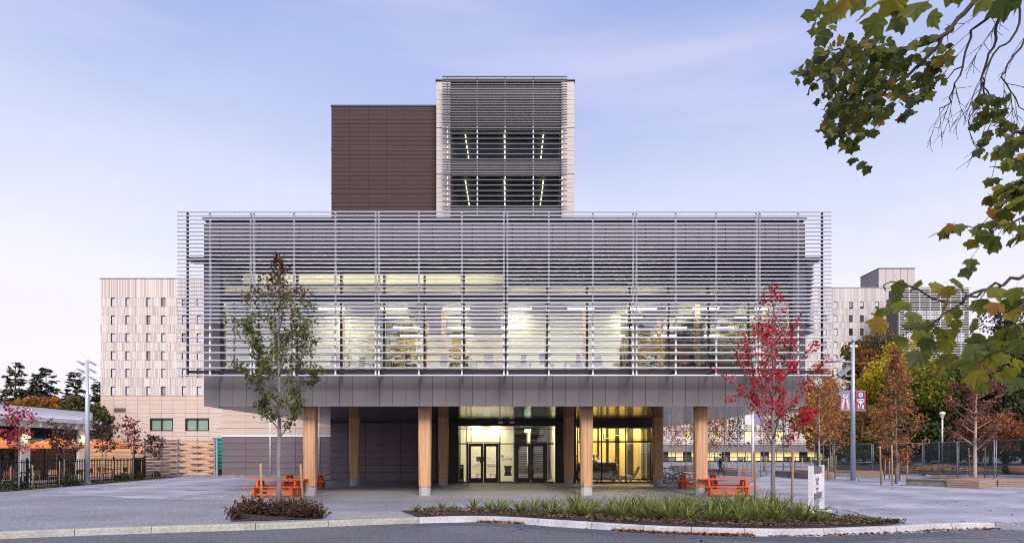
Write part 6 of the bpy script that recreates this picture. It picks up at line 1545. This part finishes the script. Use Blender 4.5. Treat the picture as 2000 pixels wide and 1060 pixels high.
sp_ = thing("lamp_pole", "slim white lamp pole seen left of the crimson maple trunk", "lamp post", Pg(1470, 48)); MB().tube([Pg(1470, 48), (Xp(1470, 48), 48, Zp(786, 48))], [.13, .10], 10).build("pole", m_post, sp_); MB().box(Xp(1474, 48), Xp(1487, 48), 47.98, 48.0, Zp(829, 48), Zp(806, 48)).build("banner", m_bviolet, sp_); MB().box(Xp(1455, 48), Xp(1467, 48), 47.98, 48.0, Zp(829, 48), Zp(806, 48)).build("banner", m_bwhite, sp_)
# ------------------------------------------------------------------ picnic tables
def picnic():
    o = thing("picnic_table", "x", "picnic table", (0, 0, 0), "orange picnic tables under the building edge")
    L = 2.45
    for k in range(3): MB().box(-L/2, L/2, -.40+.27*k+.004, -.40+.27*(k+1)-.004, .72, .76).build("top_board", m_orange, o)
    for s_ in (-1, 1):
        MB().box(-L/2-.08, L/2+.08, s_*.66-.14, s_*.66+.14, .42, .46).build("bench_board", m_orange, o)
        for x in (-.80, .80):
            MB().obox((x, s_*.62, 0), (x, s_*.66, .42), .24, .07, (1, 0, 0)).build("bench_leg", m_orange, o)
            MB().obox((x+.02, s_*.34, 0), (x+.02, s_*.26, .72), .24, .07, (1, 0, 0)).build("leg", m_orange, o)
    for x in (-.80, .80): MB().box(x-.03, x+.03, -.62, .62, .34, .41).build("cross_beam", m_orange, o); MB().box(x-.025, x+.025, -.36, .36, .645, .715).build("cross_beam", m_orange, o)
    MB().box(-.80, .80, -.03, .03, .20, .30).build("stretcher", m_orange, o); MB().box(-.80, .80, -.66, -.60, .08, .16).build("stretcher", m_orange, o); return o
t0 = picnic()
for k, (x, y, rz, lab) in enumerate([(-10.15, 27.0, 2, "orange picnic table nearest the slim green maple"), (-10.75, 32.2, -2, "farther orange picnic table behind the front left column"), (9.6, 27.4, -3, "orange picnic table right of the front right column"), (10.05, 32.8, 1, "farther orange picnic table in front of the bicycles")]):
    o = t0 if k == 0 else copy_tree(t0); put(o, (x, y, .008), rad(rz)); o['label'] = lab
# ------------------------------------------------------------------ bicycles
def bike(lab, x, y, rz, fm_, tilt=.05):
    o = thing("bicycle", lab, "bicycle", (0, 0, 0), "bicycles parked beside the lounge")
    for wx in (-.52, .52):
        w = MB().torus((wx, 0, .34), (0, 1, 0), .32, .022, 24, 6).build("tyre", m_rubber, o)
        b = MB()
        for k in range(14): t = 2*math.pi*k/14; b.tube([(wx, 0, .34), (wx+.31*math.cos(t), 0, .34+.31*math.sin(t))], .003, 3, False)
        b.tube([(wx, -.04, .34), (wx, .04, .34)], .025, 8).torus((wx, 0, .34), (0, 1, 0), .295, .010, 20, 4); b.build("spokes", m_silver, w)
    q = dict(bb=(-.08, 0, .30), st=(-.20, 0, .78), hd=(.34, 0, .80), hb=(.38, 0, .66))
    MB().tube([q['bb'], q['st']], .018, 6).tube([q['st'], q['hd']], .018, 6).tube([q['bb'], q['hb']], .02, 6).tube([q['hd'], q['hb']], .022, 6).tube([q['bb'], (-.52, 0, .34)], .012, 5).tube([q['st'], (-.52, 0, .34)], .010, 5).build("frame", fm_, o)
    MB().tube([q['hb'], (.52, .0, .34)], .014, 6).build("fork", fm_, o); MB().tube([q['st'], (-.23, 0, .90)], .014, 6).build("seat_post", m_silver, o)
    MB().ball((-.25, 0, .93), .13, 8, 5, (1, .45, .3)).build("saddle", m_black, o)
    MB().tube([q['hd'], (.33, 0, .93), (.36, -.28, .97)], .013, 6).tube([(.33, 0, .93), (.36, .28, .97)], .013, 6).build("handlebar", m_black, o)
    MB().torus((-.08, .03, .30), (0, 1, 0), .09, .008, 14, 4).tube([(-.08, .05, .30), (.04, .09, .20)], .01, 5).tube([(-.08, -.05, .30), (-.20, -.09, .40)], .01, 5).build("crank", m_black, o)
    put(o, (x, y, 0), rz); o.rotation_euler[0] = tilt; return o
bike("black bicycle standing in front behind the far right picnic table", Xp(1321, 37.2), 37.2, rad(4), m_black)
bike("white-framed bicycle leaning behind the black one", Xp(1306, 38.0), 38.0, rad(-12), m_post)
bike("turquoise-framed bicycle at the back of the parked three", Xp(1313, 38.9), 38.9, rad(10), m_teal)
# ------------------------------------------------------------------ sign in the bed
s0, s1 = G(1584, 1010), G(1605, 1000); hs = 1.55
sg = thing("campus_sign", "two-post campus sign with white lettered panel in the fern bed", "sign", (s0.x, s0.y, .04))
d = (s1-s0).normalized(); nn = Vector((d.y, -d.x, 0))
for q in (s0, s1):
    MB().obox(q+Vector((0, 0, .11)), q+Vector((0, 0, hs)), .17, .13, nn).build("post", m_white, sg)
    MB().box(q.x-.24, q.x+.24, q.y-.2, q.y+.2, -.05, .105).build("footing", m_concrete, sg); MB().box(q.x-.15, q.x+.15, q.y-.12, q.y+.12, .1051, .118).build("foot_plate", m_rail, sg)
    for z in (hs-.2, .72): MB().tube([q+Vector((-.02, -.075, z)), q+Vector((-.02, -.09, z))], .018, 8).build("bolt", m_silver, sg)
def sp(u, z, o_=0): return s0.lerp(s1, u) + nn*o_ + Vector((0, 0, z))
def slab(u0, u1, z0, z1, m, nm, t=.03, o_=.0): return MB().prism([sp(u0, z0, o_+t/2), sp(u1, z0, o_+t/2), sp(u1, z1, o_+t/2), sp(u0, z1, o_+t/2)], -nn*t).build(nm, m, sg)
m_signgrey = mat("grey_sign_board", (.14, .13, .15), .5)
slab(.06, .94, 1.31, 1.52, m_signgrey, "header_board"); slab(.06, .94, 1.285, 1.309, m_red, "red_stripe"); slab(.06, .94, .70, 1.284, m_bwhite, "panel"); slab(.06, .94, .68, .699, m_red, "red_stripe"); slab(.06, .94, .50, .679, m_signgrey, "lower_board")
rzs = math.atan2(d.y, d.x)
for tx, z, sz in (("Čeqʷəŋín", 1.12, .17), ("ʔéʔləŋ", 1.00, .17), ("Cheko'nien", .83, .135), ("House", .745, .11)):
    text_obj("sign_lettering", tx, sz, sp(.5, z, .018), sg, m_signgrey, (rad(90), 0, rzs), sx=.85)
slab(.18, .82, .915, .925, m_signgrey, "rule_line", .036)
# ------------------------------------------------------------------ planter benches
def bench(lab, p0, p1, depth, hgt, conc, woodx, back=True):
    """low concrete planter edge with timber seat and a timber-clad end; p0-p1 is its front foot"""
    p0 = Vector(p0); p1 = Vector(p1); d = (p1-p0).normalized(); n_ = Vector((-d.y, d.x, 0)); L = (p1-p0).length
    o = thing("planter_bench", lab, "bench", p0, "timber and concrete planter benches")
    def bx(a, b_, c, e, z0, z1, m, nm): q = [p0+d*a+n_*c, p0+d*b_+n_*c, p0+d*b_+n_*e, p0+d*a+n_*e]; return MB().prism([(v.x, v.y, z0) for v in q], (0, 0, z1-z0)).build(nm, m, o)
    cl = L*conc
    bx(0, cl, .06, .5, 0, hgt-.06, m_concrete_dk, "concrete_wall")
    for k in range(4): bx(-.1, cl, .0+.14*k, .13+.14*k, hgt-.059, hgt, m_benchwood, "seat_slat")
    for k in range(3): bx(cl+.005, L, 0, depth, .03+(hgt-.06)*k/3, .03+(hgt-.06)*(k+1)/3-.012, m_benchwood, "cladding_board")
    bx(cl+.005, L, 0, depth, hgt-.04, hgt, m_benchwood, "end_top")
    if back:
        bx(.2, L*.85, depth-.5, depth, 0, hgt-.02, m_concrete_dk, "concrete_wall")
        for k in range(3): bx(.1, L*.85, depth-.45+.15*k, depth-.31+.15*k, hgt-.019, hgt+.04, m_benchwood, "seat_slat")
        bx(.1, .6, .6, depth-.5, 0, hgt-.05, m_soil, "planting_soil")
    return o
bench("long planter bench with concrete front round the pale-barked tree", G(1768, 948), G(1912, 954), 3.6, .44, .58, 0)
bench("planter bench with dark concrete left half at the right frame edge", G(1917, 950), G(2050, 953), 1.6, .46, .25, 0, False)
bench("low planter bench behind the banner mast", G(1632, 931), G(1722, 933), 1.2, .5, .4, 0, False)
bench("planter bench behind the crimson maple's stakes", G(1512, 931), G(1578, 935), 2.2, .5, .72, 0)
bench("planter bench beyond the right picnic tables", G(1378, 926), G(1442, 929), 2.2, .5, .62, 0)
bench("small planter bench beyond the bicycles", G(1308, 919), G(1345, 920), 1.8, .55, .5, 0, False)
# ------------------------------------------------------------------ construction fence
def mesh_mat():
    m, t, p = nt("green_fence_mesh"); N = t.nodes; L = t.links; o = N["Material Output"]
    tcn = N.new("ShaderNodeTexCoord"); w = N.new("ShaderNodeTexNoise"); w.inputs["Scale"].default_value = 1.2; L.new(tcn.outputs["Object"], w.inputs["Vector"])
    mr = N.new("ShaderNodeMapRange"); L.new(w.outputs[0], mr.inputs[0]); mr.inputs[1].default_value = .3; mr.inputs[2].default_value = .7; mr.inputs[3].default_value = .30; mr.inputs[4].default_value = .50
    p.inputs["Base Color"].default_value = (.022, .045, .046, 1); p.inputs["Roughness"].default_value = .7
    tr = N.new("ShaderNodeBsdfTransparent"); mx = N.new("ShaderNodeMixShader"); L.new(mr.outputs[0], mx.inputs[0]); L.new(tr.outputs[0], mx.inputs[1]); L.new(p.outputs[0], mx.inputs[2]); L.new(mx.outputs[0], o.inputs[0]); return m
m_mesh = mesh_mat(); m_fgalv = mat("weathered_fence_steel", (.22, .29, .30), .5, .4)
fpts = [(1590, 58.5), (1628, 56.5), (1704, 54), (1803, 50), (1871, 42), (1944, 35.9), (2075, 33)]
fl = ["construction fence panel farthest left beside the thin trees", "construction fence panel behind the banner mast", "construction fence panel behind the russet oak", "construction fence panel in front of the brush heap", "construction fence panel behind the pale-barked tree", "construction fence panel at the right frame edge"]
for k, lab in enumerate(fl):
    (pa, Ya), (pb_, Yb_) = fpts[k], fpts[k+1]; a = Vector((Xp(pa, Ya)+.06, Ya, 0)); c = Vector((Xp(pb_, Yb_)-.06, Yb_, 0)); hf = 2.65
    o = thing("fence_panel", lab, "fence", a, "mesh construction fence panels")
    for q in (a, c, a.lerp(c, .5)): MB().tube([q, q+Vector((0, 0, hf))], .035 if q is not a.lerp(c, .5) else .025, 7).build("post", m_fgalv, o)
    for z in (hf-.02, 1.0, .12): MB().tube([a+Vector((0, 0, z)), c+Vector((0, 0, z))], .024, 6).build("rail", m_fgalv, o)
    dn = (c-a).normalized(); nv = Vector((-dn.y, dn.x, 0))*.006
    MB().prism([a+Vector((0, 0, .12)), c+Vector((0, 0, .12)), c+Vector((0, 0, hf-.03)), a+Vector((0, 0, hf-.03))], nv).build("mesh", m_mesh, o)
    for q in (a, c): MB().box(q.x-.2, q.x+.2, q.y-.12, q.y+.12, 0, .09).build("foot_block", m_orange if k in (1, 4) else m_concrete_dk, o)
# brush heap and pipe behind the fence
b = MB(); br_ = random.Random(8)
for k in range(260):
    c = Vector((Xp(1835, 62)+br_.gauss(0, 2.6), 62+br_.gauss(0, 1.5), 0)); c.z = .05+abs(br_.gauss(0, .25))*max(0, 1.4-abs(c.x-Xp(1835, 62))/3.5)
    d_ = Vector((br_.gauss(0, 1), br_.gauss(0, .5), br_.gauss(0, .14))).normalized()*br_.uniform(.4, 1.1); b.obox(c-d_/2, c+d_/2, .06, .05)
tag(b.build("brush_heap", m_stake), "heap of cut branches on bare earth behind the fence", "brush heap", kind='stuff')
o = thing("drain_pipe", "short terracotta pipe lying on earth behind the right fence panel", "pipe", (Xp(1985, 52), 52, .0))
MB().tube([(Xp(1968, 52), 52.2, .38), (Xp(1998, 52), 51.8, .38)], .38, 14).build("pipe", mat("terracotta", (.42, .20, .14), .7, noise=(5, .15)), o); MB().tube([(Xp(1966.5, 52), 52.2, .38), (Xp(1968.5, 52), 52.19, .38)], .41, 14).build("collar", m_navy, o)
# utility cover in the paving
g = G(385, 958); o = thing("utility_cover", "thin dark steel cover set in the left paving", "cover", (g.x, g.y, .018)); MB().box(g.x-.55, g.x+.55, g.y-.22, g.y+.22, .0, .024).build("lid", m_rail, o); MB().box(g.x-.6, g.x+.6, g.y-.27, g.y-.221, .0, .026).build("rim", m_concrete_dk, o)
# upper-floor furniture glimpsed through the louvres
fu = random.Random(5)
for k in range(16):
    x = Xp(640+54*k, 28.6) if k < 16 else 0; Y = 28.3+fu.random()*1.2
    if x > GX1-.5: break
    o = thing("study_chair", "dark study chair behind the upper glazing, %s from the left" % ORD[k], "chair", (0, 0, 0), "study chairs on the upper floor")
    MB().box(-.24, .24, -.22, .22, .44, .50).build("seat", m_sofad, o); MB().obox((0, .2, .55), (0, .27, 1.0), .44, .05, (1, 0, 0)).build("backrest", m_sofad, o)
    for a in (-.2, .17):
        for c in (-.2, .17): MB().box(a, a+.03, c, c+.03, 0, .44).build("leg", m_black, o)
    put(o, (x, Y, ZSILL-.03), fu.uniform(0, 6.28))
for k, px in enumerate((700, 795, 905, 1010, 1130, 1250, 1350)):
    x = Xp(px, 29.4); o = thing("study_table", "pale study table behind the upper glazing, %s from the left" % ORD[k], "table", (x, 29.6, ZSILL-.03), "study tables on the upper floor")
    MB().box(x-.7, x+.7, 29.2, 30.0, ZSILL+.68, ZSILL+.72).build("tabletop", m_white, o)
    for a in (-.65, .6):
        for c in (29.24, 29.92): MB().box(x+a, x+a+.05, c, c+.05, ZSILL-.03, ZSILL+.68).build("leg", m_black, o)
# trees behind the viewpoint, mirrored in the glazing
for k, (x, y, ht, wd) in enumerate([(-14, -30, 22, 6), (-7, -32, 19, 5), (17, -30, 22, 6), (-34, -31, 15, 5)]):
    conifer("conical roadside tree across the street mirrored in the glazing, %s planted" % ORD[k], (x, y, RZ), ht, wd, 140+k, lm_dark, 30, .1, .3, "conifer_tree", "trees across the street", 1.0, 22)
for k, (x, y, ht, rx) in enumerate([(25, -30, 25, 6), (33, -31, 24, 6.5), (42, -29, 23, 6.5), (1, -46, 13, 5), (-24, -44, 14, 6)]):
    mass_tree("broadleaf_tree", "broad roadside tree across the street mirrored in the glazing, %s planted" % ORD[k], (x, y, RZ), ht, rx, ht*.40, ht*.58, 7000, .5, lm_dark, 90+k, "trees across the street", nl=34)
